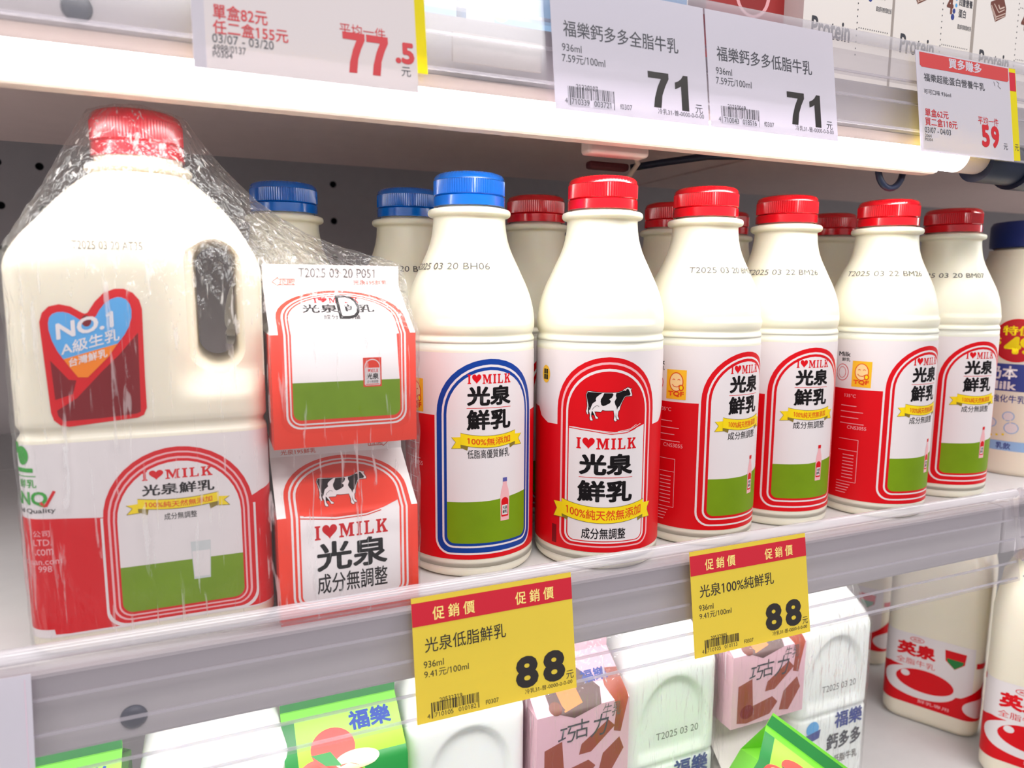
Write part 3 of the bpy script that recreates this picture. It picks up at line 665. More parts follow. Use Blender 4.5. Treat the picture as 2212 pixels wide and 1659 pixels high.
def side_info(a, cx):
    z = -6.0
    x0 = cx - 57; a.rect(x0, 107.5 + z, x0 + 14, 127.6 + z, mat('logo_amber', (250, 186, 20), .45), 3)
    a.ell(x0 + 7, 119.3 + z, 5.0, 6.6, P_TEXT, 4); a.ell(x0 + 7, 119.3 + z, 4.4, 6.0, mat('logo_peach', (250, 214, 150), .45), 5)
    for dx in (-1.7, 1.9): a.line([(x0 + 7 + dx - .9, 120.6 + z), (x0 + 7 + dx, 121.4 + z), (x0 + 7 + dx + .9, 120.6 + z)], .5, P_TEXT, 6)
    a.line([(x0 + 4.2, 117.6 + z), (x0 + 5.6, 116.2 + z), (x0 + 8, 116.0 + z), (x0 + 9.8, 117.4 + z)], .5, P_TEXT, 6)
    a.ell(x0 + 10.6, 115.6 + z, 1.8, 2.2, P_TEXT, 6, 16); a.ell(x0 + 10.6, 115.6 + z, 1.1, 1.4, P_YEL, 7, 16)
    a.text('TQF', x0 + 1.4, 109.2 + z, x0 + 12.6, 113.0 + z, P_TEXT, 6, .04)
    a.ell(cx - 65, 118 + z, 5.2, 6.6, P_RED, 3); a.ell(cx - 65, 118 + z, 4.7, 6.1, P_WHITE, 4); a.ell(cx - 65, 118 + z, 3.2, 4.4, P_RED, 5); a.ell(cx - 65, 118 + z, 2.8, 4.0, P_WHITE, 6)
    a.text('Milk', cx - 69, 130.5 + z, cx - 59, 134 + z, P_BLACK, 3, .02); a.text('鮮乳', cx - 66, 126.6 + z, cx - 59, 129.6 + z, P_GRAY, 3, .02)
    pk = P_PINK
    a.text('135°C', cx - 62, 99 + z, cx - 53, 101.6 + z, pk, 3); a.text('CNS3055', cx - 58, 74.2 + z, cx - 44, 76.8 + z, pk, 3)
    for k, (l, r) in enumerate([(-64, -52), (-64, -47), (-64, -50), (-64, -46)]):
        a.rect(cx + l, 92 - 4.6 * k + z, cx + r, 92.5 - 4.6 * k + z, pk, 3)
    x1, x2, y1, y2 = cx - 64, cx - 49, 32 + z, 66 + z
    for (p, q) in [((x1, y1), (x2, y1)), ((x2, y1), (x2, y2)), ((x2, y2), (x1, y2)), ((x1, y2 - 9), (x2, y2 - 9))]: a.line([p, q], .35, pk, 3)
    for k in range(8): a.rect(x1 + 4, y1 + 3 + 2.6 * k, x2 - 2.5, y1 + 3.5 + 2.6 * k, pk, 3)
    for k in range(4): a.rect(x1, y1 - 2.6 - 2.2 * k, x1 + 11 - k, y1 - 2.1 - 2.2 * k, pk, 3)
def label_art(kind):
    a = Art(); full = PI * RB * 1000 - .05; z = -6.0
    a.rect(-full, 12.4, full, 137.8, P_WHITE, 0)
    a.rect(-full, 12.3, full, 99.6 if kind == 'red' else 100.4, P_RED, 1)
    em = PI * RB * 1000
    # emblem panel is centred on the far side: keep it inside one sheet by shifting the seam
    border, cap_m = (P_BLUE, mat('print_violet', (86, 84, 160), .45)) if kind == 'blue' else (P_RED, P_RED)
    mascot_panel(a, 0, border, ('100%無添加', '低脂高優質鮮乳') if kind == 'blue' else ('100%純天然無添加', '成分無調整'), cap_m)
    side_info(a, 0)
    return a
def emblem_art():
    a = Art(); full = PI * RB * 1000 - .05; z = -6.0
    a.rect(-full, 12.4, full, 137.8, P_WHITE, 0)
    a.poly([(-full, 12.3), (full, 12.3), (full, 100), (51, 100), (47, 95), (42, 92), (33.2, 91.4), (-33.2, 91.4), (-42, 91.2), (-50, 94.5), (-54, 100), (-full, 100)], P_RED, 1)
    emblem_panel(a, 0)
    a.ell(-44.5, 122, 4.2, 5.6, mat('logo_amber2', (246, 190, 30), .45), 3); a.rect(-46.6, 118.6, -42.4, 125.2, P_BLACK, 4); a.rect(-44.6, 118.6, -44.3, 125.2, P_YEL, 5); a.rect(-46.6, 121.8, -42.4, 122.1, P_YEL, 5)
    a.rect(-36.5, 14.5, -32.8, 26.5, P_DRED, 3)
    side_info(a, 129)
    return a
ME_LABEL = {}
for k, art in (('red', label_art('red')), ('blue', label_art('blue')), ('emblem', emblem_art())):
    o = art.build('label', on_cyl(RB), None, 2.2); ME_LABEL[k] = o.data; bpy.data.objects.remove(o)
def bottle(x, y, kind, lab, cx_deg, label, group, stamp=None, s0=-30, s1=25):
    """cx_deg: the panel's bearing from the straight-ahead front, to the right positive"""
    t = empty('milk_bottle', (x, y, SH), math.radians(cx_deg), label, 'milk bottle', group)
    link('body', ME_BODY, t)
    c = link('cap', ME_CAP[kind], t); c.location = (0, 0, .2240)
    b = link('tamper_band', ME_BAND[kind], c); b.location = (0, 0, .0005)
    link('label_sleeve', ME_LABEL[lab], t)
    if stamp:
        a = Art(); a.text(stamp, s0, 0, s1, 3.9, mat('stamp_ink', (92, 88, 86), .6), 1)
        def f(u, v, h, Rr=.0300):
            ang = u / .0298 - math.radians(cx_deg) ; z = .1862 + v; r = body_rad(prof_r(z), ang % (2 * PI), z) + h + .00035
            return Vector((r * math.sin(ang), -r * math.cos(ang), z))
        a.build('date_stamp', f, t, 1.5)
    return t
GF, GB = 'milk bottles in the front row', 'milk bottles in the back rows'
bottle(.151, .427, 'blue', 'blue', -2, 'blue capped bottle with blue bordered label beside the wrapped cartons', GF, 'T2025 03 20 BH06', -53, 2)
bottle(.234, .406, 'red', 'emblem', -21, 'red capped bottle with the cow emblem panel facing out', GF)
bottle(.322, .415, 'red', 'red', 11, 'red capped bottle right after the cow emblem bottle', GF, 'T2025 03 20 BM07', -28.5, 24)
bottle(.4055, .4255, 'red', 'red', -7, 'red capped bottle set back above the second yellow tag', GF, 'T2025 03 22 BM26', -50, 3)
bottle(.494, .410, 'red', 'red', 5, 'red capped bottle, second from the end of the front row', GF, 'T2025 03 22 BM26', -54, 3)
bottle(.594, .428, 'red', 'red', -10, 'last red capped bottle beside the navy capped bottle', GF, 'T2025 03 20 BM07', -56, 1)
bottle(.049, .517, 'blue', 'blue', 30, 'blue capped bottle behind the wrapped jug', GB)
bottle(.134, .511, 'blue', 'blue', 10, 'blue capped bottle right behind the front blue capped one', GB, 'T2025 03 20 BH06', -42, 10)
bottle(.233, .506, 'red', 'red', 12, 'red cap bottle behind the cow emblem bottle', GB)
bottle(.322, .579, 'red', 'red', 0, 'red cap bottle farthest back, seen past the cow emblem bottle', GB)
bottle(.352, .497, 'red', 'red', 0, 'red cap bottle behind the third front bottle, on its left', GB)
bottle(.436, .535, 'red', 'red', 0, 'red cap bottle behind the third front bottle, on its right', GB)
bottle(.532, .502, 'red', 'red', 0, 'red cap bottle between the fourth and fifth front bottles, behind them', GB)

# ================================================================== WRAPPED JUG AND CARTONS
JC = Vector((-.031, .424, SH)); JW, JD, JR = .0549, .050, .012
def rrect(t, hw, hd, r):
    """perimeter point for arc length fraction; front centre is t=0, running to the viewer's right"""
    segs = [('l', hw - r), ('a', 0), ('l', 2 * (hd - r)), ('a', 1), ('l', 2 * (hw - r)), ('a', 2), ('l', 2 * (hd - r)), ('a', 3), ('l', hw - r)]
    tot = 2 * (2 * (hw - r) + 2 * (hd - r)) + 2 * PI * r; s = (t % 1.0) * tot
    for k, (ty, q) in enumerate(segs):
        ln = q if ty == 'l' else PI * r / 2
        if s <= ln or k == len(segs) - 1:
            f = s
            if k == 0: return Vector((f, -hd)), Vector((0, -1))
            if k == 2: return Vector((hw, -hd + r + f)), Vector((1, 0))
            if k == 4: return Vector((hw - r - f, hd)), Vector((0, 1))
            if k == 6: return Vector((-hw, hd - r - f)), Vector((-1, 0))
            if k == 8: return Vector((-hw + r + f, -hd)), Vector((0, -1))
            cx, cy, a0 = [(hw - r, -hd + r, -PI / 2), (hw - r, hd - r, 0), (-hw + r, hd - r, PI / 2), (-hw + r, -hd + r, PI)][q]
            a = a0 + f / r
            return Vector((cx + r * math.cos(a), cy + r * math.sin(a))), Vector((math.cos(a), math.sin(a)))
        s -= ln
PERIM = 2 * (2 * (JW - JR) + 2 * (JD - JR)) + 2 * PI * JR
def sst(a, b, x):
    t = min(1, max(0, (x - a) / (b - a))); return t * t * (3 - 2 * t)
def jug_mesh(grip=True):
    bm = bmesh.new(); N = 160; rings = []
    zs = [.0, .001, .003, .006] + [.006 + .0985 * k / 12 for k in range(1, 13)] + [.1055, .1065, .1075, .1085, .1095, .1105, .1115, .114] + [.116 + .062 * k / 26 for k in range(1, 27)] + [.178 + .052 * k / 26 for k in range(1, 27)]
    for z in zs:
        inset = 0.0
        if z < .006: inset = .005 * (1 - z / .006) ** 2
        if .1050 < z < .1110: inset = .0016 * math.sin((z - .1050) / .006 * PI)
        m = sst(.182, .2315, z); m2 = m
        ring = []
        for k in range(N):
            p, n = rrect(k / N, JW, JD, JR); p = p - n * inset
            # hand grip side: front and back set back, softly
            if z > .112:
                g = sst(-.000, .018, p.x + -.010 + .0) * sst(.120, .136, z) * (1 - sst(.20, .222, z))
                if not grip and n.y < -.5:
                    q_ = (p.x / .040) ** 2 + (max(0, z - .135) / .045) ** 2
                    p.y += .0035 * (1 - sst(.86, 1.04, q_)) * sst(.112, .122, z)
                if grip and abs(n.y) > .3: p.y -= math.copysign(.0095 * g * abs(n.y), n.y)
                # slightly sunken sticker panel on the front
                if n.y < -.9 and -.047 < p.x < .017:
                    e = sst(-.047, -.043, p.x) * (1 - sst(.012, .017, p.x)) * sst(.1115, .114, z) * (1 - sst(.186, .196, z)); p.y += .0 * e
            if m > 0:
                a = math.atan2(p.x, -p.y); q = Vector((.0222 * math.sin(a), -.0222 * math.cos(a))); k1 = m ** 1.25
                lo = 1 - k1
                # round the square plan as it rises
                rr = p.length; pr = p.lerp(p.normalized() * min(rr, .056), m); p = q + (pr - q) * (1 - m) ** .46 if m < 1 else q
            ring.append(bm.verts.new((p.x, p.y, z)))
        rings.append(ring)
    for A, B in zip(rings, rings[1:]):
        for k in range(N): bm.faces.new((A[k], A[(k + 1) % N], B[(k + 1) % N], B[k]))
    bm.faces.new(rings[0][::-1])
    last = rings[-1]
    for (r, z) in [(.0222, .2312), (.0238, .2318), (.0250, .2330), (.0250, .2345), (.0236, .2356), (.0205, .2360), (.0200, .2500)]:
        ring = []
        for k in range(N):
            v = rings[-1][k].co; a = math.atan2(v.x, -v.y); ring.append(bm.verts.new((r * math.sin(a), -r * math.cos(a), z)))
        for k in range(N): bm.faces.new((last[k], last[(k + 1) % N], ring[(k + 1) % N], ring[k]))
        last = ring; rings.append(ring)
    bm.faces.new(last)
    me = mesh_of(bm, 'jug_raw', [M_MILKC])
    if not grip:
        me.name = 'white_jug_body'; me.materials.clear(); me.materials.append(M_WJUG); return me
    # finger hole through the grip, with flared mouths
    cb = bmesh.new(); cr = []
    for y, gsc in [(-.08, .0), (-.046, .004), (-.0415, .0035), (-.039, .0015), (-.036, 0), (.036, 0), (.039, .0015), (.0415, .0035), (.046, .004), (.08, 0.004)]:
        ring = []; r = .0100 + gsc; hh = .0212
        for k in range(40):
            a = 2 * PI * k / 40; ring.append(cb.verts.new((.0335 + r * math.cos(a), y, .1668 + r * math.sin(a) + (hh if math.sin(a) > 0 else -hh))))
        cr.append(ring)
    for A, B in zip(cr, cr[1:]):
        for k in range(40): cb.faces.new((A[k], A[(k + 1) % 40], B[(k + 1) % 40], B[k]))
    cb.faces.new(cr[0][::-1]); cb.faces.new(cr[-1])
    cm = mesh_of(cb, 'cut', [M_MILKC])
    oa = bpy.data.objects.new('a', me); ob = bpy.data.objects.new('b', cm); COL.objects.link(oa); COL.objects.link(ob)
    md = oa.modifiers.new('cut', 'BOOLEAN'); md.operation = 'DIFFERENCE'; md.object = ob; md.solver = 'EXACT'
    dg = bpy.context.evaluated_depsgraph_get(); res = bpy.data.meshes.new_from_object(oa.evaluated_get(dg)); res.name = 'jug_body'
    bpy.data.objects.remove(oa); bpy.data.objects.remove(ob)
    res.polygons.foreach_set('use_smooth', [True] * len(res.polygons)); res.set_sharp_from_angle(angle=math.radians(38))
    return res
ME_JUG = jug_mesh()
def jug_cap(m):
    t_ = cap_mesh(m, .0215); return t_
ME_JCAP = {'crimson': cap_mesh(M_PCAP, .0215), 'white': cap_mesh(mat('white_cap', (236, 236, 240), .35), .0215)}
ME_JBAND = {'crimson': band_mesh(M_PCAP, .0217), 'white': band_mesh(MATS['white_cap'], .0217)}
def on_jug(u, v, h):
    """u along the perimeter from the front centre, v height above the base"""
    p, n = rrect(u / PERIM, JW, JD, JR); y = 0.0
    if v > .1115 and n.y < -.9 and -.047 < p.x < .017:
        e = sst(-.047, -.043, p.x) * (1 - sst(.012, .017, p.x)) * sst(.1115, .114, v) * (1 - sst(.186, .196, v)); y = 0.0
    q = p + n * (h + .0001); return Vector((q.x, q.y + y, v))
def jug_label():
    a = Art(); z = -6.0; c = 12.5
    a.rect(-100, 10.5, 70, 103.5, P_WHITE, 0)
    a.poly([(-100, 14.6), (-44, 14.6), (-43.6, 12.0), (-38, 11.6), (46, 11.4), (70, 11.6), (70, 76), (50, 72), (44, 69.3), (-18, 66.2), (-45, 68.6), (-60, 69), (-100, 68)], P_RED, 1)
    for i, (hf, b, t, m) in enumerate([(34.6, 17.0, 105.2, P_WHITE), (33.5, 18.2, 104.2, P_RED), (31.6, 19.6, 102.0, P_PINK), (30.6, 20.4, 101.2, P_RED), (29.4, 21.6, 99.4, P_PINK), (28.6, 22.4, 98.4, P_RED), (27.6, 23.6, 97.0, P_WHITE)]):
        if i == 0: a.arch(c, hf, b + z, t + z - 33, m, 2, rc=8, dh=.1)
        else: a.arch(c, hf, b + z, t + z, m, 2 + i, rc=9 - i * .7)
    p = []
    for k in range(7): q = PI + k / 6 * PI / 2; p.append((c - 27.6 + 4.8 + 4.8 * math.cos(q), 23.6 + 4.8 + 4.8 * math.sin(q) + z))
    for k in range(7): q = 1.5 * PI + k / 6 * PI / 2; p.append((c + 27.6 - 4.8 + 4.8 * math.cos(q), 23.6 + 4.8 + 4.8 * math.sin(q) + z))
    a.poly(p + [(c + 27.6, 46.6 + z), (c - 27.6, 46.6 + z)], P_GREEN, 9)
    ilm(a, c - 16, 88.5 + z, c + 15.2, 93.2 + z, P_RED, 9)
    a.text('光泉鮮乳', c - 16.4, 80.8 + z, c + 15.8, 86.4 + z, P_BLACK, 9, .026)
    ribbon(a, c - .5, 18.0, 75.8 + z, 4.6, 1.6, '100%純天然無添加', c - 15.5, c + 14.5, 10, 5)
    a.text('成分無調整', c - 7.4, 68.0 + z, c + 7.2, 71.4 + z, P_BLACK, 9, .008)
    # printed glass of milk
    gx = c + 8.2; a.poly([(gx - 4.6, 55.5 + z), (gx - 3.8, 36 + z), (gx + 3.8, 36 + z), (gx + 4.6, 55.5 + z)], P_GLASS, 10)
    a.poly([(gx - 4.1, 50.5 + z), (gx - 3.5, 37.2 + z), (gx + 3.5, 37.2 + z), (gx + 4.1, 50.5 + z)], P_WHITE, 11)
    # marks on the left flank
    a.text('ANQ', -62.5, 80.2 + z, -42.5, 87.6 + z, P_LOGOG, 3, .035); a.line([(-45.5, 82.4 + z), (-43.5, 80.4 + z), (-39.6, 87.4 + z)], 1.3, P_RED, 4)
    a.text('and Quality', -60, 76.8 + z, -39.6, 79.6 + z, P_BLACK, 3, .01)
    a.ell(-52.5, 104.5 + z, 3.4, 4.4, P_LOGOG, 3); a.ell(-57, 108 + z, 2.6, 2.8, P_LOGOG, 3)
    a.text('鮮乳', -56, 89.4 + z, -46.5, 93.4 + z, P_LOGOG, 3, .01); a.rect(-60, 94.6 + z, -46.5, 95.0 + z, P_LOGOG, 3); a.rect(-60, 96.6 + z, -47.5, 98.6 + z, P_LOGOG, 3)
    for t_, y, x1 in (('公司', 66, -42.8), ('LTD.', 61.8, -42.4), ('.com', 57.2, -42), ('chuan.com', 52.6, -38.8), ('998', 49, -43)):
        a.text(t_, x1 - 2.4 * len(t_) * (1.5 if t_ == '公司' else .8), y + z, x1, y + 3.0 + z, P_PINK, 3)
    return a
def jug_sticker():
    a = Art(); zf = lambda q: (q[0], q[1])
    # sticker coordinates: pixel-traced outline on the jug face, mm from the face centre
    Q = lambda x, y: (-40.1 + (x - 50) * .0369 - (y - 440) * .0016, 174.0 - (y - 75) * .0411)
    out = [(560, 340), (640, 220), (740, 120), (860, 75), (960, 75), (1060, 120), (1130, 200), (1160, 300), (1170, 700), (1180, 1100), (1195, 1440), (1160, 1520), (1090, 1550), (700, 1580), (330, 1610), (240, 1590), (170, 1530), (140, 1440), (100, 1000), (60, 560), (50, 440), (80, 340), (150, 270), (260, 245), (380, 270), (500, 340), (530, 352)]
    a.poly([Q(*p) for p in out], P_RED, 1)
    a.poly([Q(*p) for p in [(150, 860), (340, 1080), (420, 1090), (380, 1240), (190, 1300)]], P_DRED, 2)
    a.poly([Q(*p) for p in [(1110, 570), (1125, 1480), (1080, 1500), (700, 1530), (270, 1545), (215, 1480), (205, 1420), (420, 1290), (700, 1000), (900, 810)]], P_DRED, 2)
    hp = [(555, 480), (600, 420), (650, 380), (690, 310), (750, 235), (820, 190), (880, 170), (930, 170), (985, 195), (1025, 245), (1042, 310), (1040, 400), (1010, 500), (960, 590), (880, 690), (290, 850), (230, 760), (175, 640), (145, 520), (142, 450), (155, 390), (190, 350), (240, 332), (300, 330), (360, 345), (420, 380), (480, 420)]
    a.poly([Q(*p) for p in hp], P_SKY, 4)
    a.poly([Q(*p) for p in [(290, 850), (880, 690), (780, 830), (660, 950), (545, 1060), (440, 1055), (360, 950)]], P_ORANGE, 4)
    a.ell(*Q(545, 430), 2.0, 2.6, P_DRED, 5, 20)
    def T(s, x0, y0, x1, y1r, hgt, m, b): # left baseline (x0,y0) to right baseline (x1,y1r)
        p = Q(x0, y0); q = Q(x1, y1r); a.text(s, p[0], p[1], q[0], p[1] + hgt, m, 6, b, rise=q[1] - p[1])
    T('NO.1', 225, 640, 845, 500, 7.4, P_WHITE, .03); T('A級生乳', 270, 815, 905, 650, 5.7, P_WHITE, .014); T('台灣鮮乳', 350, 940, 765, 835, 3.9, P_WHITE, .016)
    return a
def make_jug(name, loc, rz, label, capk, group=None):
    t = empty(name, loc, rz, label, 'milk jug', group)
    link('body', ME_JUG, t)
    c = link('cap', ME_JCAP[capk], t); c.location = (0, 0, .2385); c.scale = (1, 1, 1.15)
    b = link('tamper_band', ME_JBAND[capk], c); b.location = (0, 0, .0005)
    return t
jug = make_jug('milk_jug', JC, 0, 'big film wrapped milk jug with a red cap and a heart sticker', 'crimson')
jl = jug_label().build('label_sleeve', on_jug, jug, 2.5)
js = jug_sticker().build('heart_sticker', on_jug, jug, 4); js['label'] = 'red sticker with a blue heart reading NO.1'
a = Art(); a.text('T2025 03 20 AT35', -25.5, 191.6, 2.8, 195.4, P_GRAY, 1); a.build('date_stamp', on_jug, jug, 3)

# cartons -------------------------------------------------------------------
CW, CDp, CH, GH, FH = .0735, .072, .0575, .0245, .0115
def carton_mesh(W=CW, D=CDp, H=CH, G=GH, F=FH, mats=None, split=None):
    """gable-top carton: body, sloped gable, tucked sides, upright fin (base centre at origin)"""
    bm = bmesh.new(); w, d = W / 2, D / 2; t = .0009
    v = lambda x, y, z: bm.verts.new((x, y, z))
    b = [v(-w, -d, 0), v(w, -d, 0), v(w, d, 0), v(-w, d, 0)]; f = [v(-w, -d, H), v(w, -d, H), v(w, d, H), v(-w, d, H)]
    r = [v(-w, -t, H + G), v(w, -t, H + G), v(w, t, H + G), v(-w, t, H + G)]; q = [v(-w, -t, H + G + F), v(w, -t, H + G + F), v(w, t, H + G + F), v(-w, t, H + G + F)]
    bm.faces.new(b[::-1])
    for i in range(4): bm.faces.new((b[i], b[(i + 1) % 4], f[(i + 1) % 4], f[i]))
    bm.faces.new((f[0], f[1], r[1], r[0])); bm.faces.new((f[2], f[3], r[3], r[2]))
    for s, (fa, fb, ra, rb) in ((1, (f[1], f[2], r[1], r[2])), (-1, (f[3], f[0], r[3], r[0]))):
        tip = v(s * (w - .016), 0, H + G * .82)
        bm.faces.new((fa, fb, tip)); bm.faces.new((fa, tip, ra)); bm.faces.new((fb, rb, tip)); bm.faces.new((ra, tip, rb))
    bm.faces.new((r[0], r[1], q[1], q[0])); bm.faces.new((r[2], r[3], q[3], q[2])); bm.faces.new(q)
    bm.faces.new((r[1], r[2], q[2], q[1])); bm.faces.new((r[3], r[0], q[0], q[3]))
    return bm
def on_carton(W=CW, D=CDp, H=CH, G=GH):
    sl = math.hypot(D / 2 - .0009, G); n2 = Vector((0, -G, D / 2)).normalized()
    def f(u, v, h):
        if abs(u) > W / 2:                               # wraps round to the flanks
            s = 1 if u > 0 else -1; e = abs(u) - W / 2; return Vector((s * (W / 2 + h), -D / 2 + e, H + v))
        if v <= 0: return Vector((u, -D / 2 - h, H + v))
        if v <= sl: return Vector((u, -D / 2 + (D / 2 - .0009) * v / sl, H + G * v / sl)) + n2 * h
        return Vector((u, -.0009 - h, H + G + (v - sl)))
    return f, sl * 1000
def small_carton_art(which):
    f, sl = on_carton(); a = Art(); c = .6; HB = CH * 1000; w = CW * 500
    pk = P_WHITE
    a.rect(-w, -HB, w, .4, P_ORED, 1, 0); a.rect(-w - 34, -HB, -w - .02, 0, P_ORED, 1); a.rect(w + .02, -HB, w + 34, 0, P_ORED, 1)
    if which == 'top':
        nest = [(33.4, -50, 38.4, P_ORED), (30.9, -47.8, 36.2, pk), (29.9, -46.8, 35.2, P_ORED), (28.9, -45.8, 34.2, pk), (28.2, -45.0, 33.4, P_ORED), (27.4, -43.2, 32.4, pk)]
        for i, (hf, b, t, m) in enumerate(nest): a.arch(c, hf, b, t, m, 2 + i, rc=8 - i * .8, dh=hf * .72)
        p = []
        for k in range(7): q = PI + k / 6 * PI / 2; p.append((c - 27.4 + 4 + 4 * math.cos(q), -39.2 + 4 * math.sin(q)))
        for k in range(7): q = 1.5 * PI + k / 6 * PI / 2; p.append((c + 27.4 - 4 + 4 * math.cos(q), -39.2 + 4 * math.sin(q)))
        a.poly(p + [(c + 27.4, -24), (c - 27.4, -24)], P_GREEN, 8)
        ilm(a, c - 13, 26.5, c + 11, 31.5, P_RED, 8); a.text('光泉鮮乳', c - 20, 18.0, c + 18, 25.4, P_BLACK, 8, .026); a.text('成分無調整', c - 9.4, 12.2, c + 9.6, 16.6, P_BLACK, 8, .008)
        a.text('D', c - 1.5, 12.6, c + 10.5, 33.5, P_BLACK, 9, .05); a.text('D', c + .2, 15.0, c + 8.9, 31.2, P_WHITE, 10, .05)
        # printed carton on the grass
        x0 = c + 8; a.rect(x0, -27.5, x0 + 9.6, -12.2, P_ORED, 9); a.arch(x0 + 4.8, 4.1, -26.8, -13, pk, 10, rc=.8); a.arch(x0 + 4.8, 3.7, -26.4, -13.5, P_ORED, 11, rc=.6); a.rect(x0 + 1.1, -26, x0 + 8.5, -17.6, pk, 12)
        a.text('光泉', x0 + 1.6, -23.6, x0 + 8, -20.4, P_BLACK, 13, .03); ilm(a, x0 + 1.8, -20, x0 + 7.8, -18.2, P_RED, 13); a.text('成分無調整', x0 + 1.8, -25.6, x0 + 7.8, -24.1, P_BLACK, 13)
        a.text('T2025 03 20 P051', -18.5, sl + 4.6, 23, sl + 9.6, P_GRAY, 2)
        a.line([(-32, sl + 2.0), (-29, sl + 4.6), (-29, sl + 3.6), (-20.5, sl + 3.6), (-20.5, sl + .6), (-29, sl + .6), (-29, sl - .2), (-32, sl + 2.0)], .35, P_TEXT, 2)
        a.text('拉開', -28.4, sl + .8, -21, sl + 3.4, P_TEXT, 2); a.text('光泉195鮮乳', 11, sl + .8, 30, sl + 3.4, P_TEXT, 2)
    else:
        nest = [(32.9, -52, 40.8, P_ORED), (30.6, -50.4, 38.4, pk), (29.5, -49.4, 37.2, P_ORED), (28.2, -48.4, 35.8, pk), (27.0, -47.6, 34.4, P_ORED), (26.0, -46.8, 33.2, pk)]
        for i, (hf, b, t, m) in enumerate(nest): a.arch(c, hf, b, t, m, 2 + i, rc=8 - i * .8, dh=hf * .82)
        a.poly([(c + 26 * math.cos(k / 18 * PI), 33.2 - 21.3 + 21.3 * math.sin(k / 18 * PI)) for k in range(19)] + [(c - 26, .8), (c - 8, -1.8), (c + 8, -1.6), (c + 18, .8), (c + 26, 4.5)], P_ORED, 8)
        a.line([(c - 26, -.6), (c - 8, -3), (c + 8, -2.6), (c + 16, -.6)], .6, P_ORED, 8)
        cow(a, c - 15, 4.5, c + 12, 27.5, 9)
        ilm(a, c - 19, -13.2, c + 19.4, -5.6, P_RED, 9, rise=0); a.text('光泉', c - 18.6, -30.6, c + 19, -14.6, P_BLACK, 9, .03); a.text('成分無調整', c - 18.4, -43.0, c + 18.8, -32.0, P_BLACK, 9, .012)
        a.text('光泉195鮮乳', -31, sl + 1.0, -12, sl + 3.8, P_TEXT, 2)
        a.line([(29, sl + 4.4), (26, sl + 7.0), (26, sl + 6.0), (17.5, sl + 6.0), (17.5, sl + 2.6), (26, sl + 2.6), (26, sl + 1.8), (29, sl + 4.4)], .35, P_TEXT, 2); a.text('拉開', 18.2, sl + 2.9, 25.6, sl + 5.7, P_TEXT, 2)
    return a, f, sl
def small_carton(which, z, label):
    t = empty('milk_carton', (.0625, .367 + CDp / 2, z), 0, label, 'milk carton', 'small cartons in the film wrap')
    link('box', mesh_of(carton_mesh(), 'box', [M_CARTON], False), t)
    a, f, sl = small_carton_art(which)
    o = a.build('print', f, t, None, [0.0, sl]); return t
def _split_u(a, W): pass
small_carton('bottom', SH, 'small red and white carton with a cow emblem, lower of the wrapped pair')
small_carton('top', SH + CH + GH + FH + .0004, 'small red and white carton with a green field, upper of the wrapped pair')

# shrink film: the stretched skin over jug and cartons ------------------------------
def film():
    bm = bmesh.new(); g = .0012
    for z in (.0015, .06, .10, .15, .18):
        for k in range(48):
            p, n = rrect(k / 48, JW + g, JD + g, JR + g); bm.verts.new((JC.x + p.x, JC.y + p.y, z + SH))
    for v in ME_JUG.vertices:
        if v.co.z > .18 and v.index % 3 == 0: 
            q = v.co.copy(); l = Vector((q.x, q.y, 0)).length or 1; bm.verts.new((JC.x + q.x * (1 + g / l), JC.y + q.y * (1 + g / l), JC.z + q.z + .0005))
    for k in range(48):
        a = 2 * PI * k / 48
        for z in (.2375, .258, .262): bm.verts.new((JC.x + (.0232 if z < .26 else .021) * math.sin(a), JC.y - (.0232 if z < .26 else .021) * math.cos(a), SH + z))
    for s in (-1, 1):
        for zb in (SH, SH + CH + GH + FH):
            for z, d in ((.001, CDp / 2), (CH, CDp / 2), (CH + GH + FH, .001)):
                for e in (-1, 1): bm.verts.new((.0625 + s * (CW / 2 + g), .367 + CDp / 2 + e * (d + g), zb + z + (g if d < .01 else 0)))
    r = bmesh.ops.convex_hull(bm, input=bm.verts)
    bmesh.ops.delete(bm, geom=[v for v in bm.verts if not v.link_faces], context='VERTS')
    me = mesh_of(bm, 'hull', [M_FILM])
    o = bpy.data.objects.new('h', me); COL.objects.link(o)
    md = o.modifiers.new('r', 'REMESH'); md.mode = 'VOXEL'; md.voxel_size = .0022; md.adaptivity = 0
    res = bpy.data.meshes.new_from_object(o.evaluated_get(bpy.context.evaluated_depsgraph_get())); bpy.data.objects.remove(o)
    bm = bmesh.new(); bm.from_mesh(res)
    for v in bm.verts:
        c = v.co
        # slack between the jug's shoulder and the carton top
        t = (c.x + .008) / .108
        if 0 < t < 1 and c.z > .17:
            zl = .268 + (.2 - .268) * t; k = max(0, min(1, 1 - abs(zl - c.z) / .05)); c.z -= .020 * (math.sin(PI * t ** .8)) * k
        # base stays on the shelf
    rnd = random.Random(3)
    bm.normal_update()
    from mathutils import noise
    for v in bm.verts:
        c = v.co; n = v.normal
        d = noise.noise(Vector((c.x * 60, c.y * 60, c.z * 22))) * .0009 + abs(noise.noise(Vector((c.x * 120 + c.z * 70, c.y * 110, c.z * 30)))) * .0016
        low_ = sst(.02, .06, c.z)
        v.co = c + n * (d * (.4 + .6 * low_) + .0004)
        if v.co.z < SH + .0004: v.co.z = SH + .0004
    me = mesh_of(bm, 'film_skin', [M_FILM]); return me
o = link('shrink_film', film()); props(o, 'clear wrinkled film stretched over the big jug and two small cartons', 'plastic film')

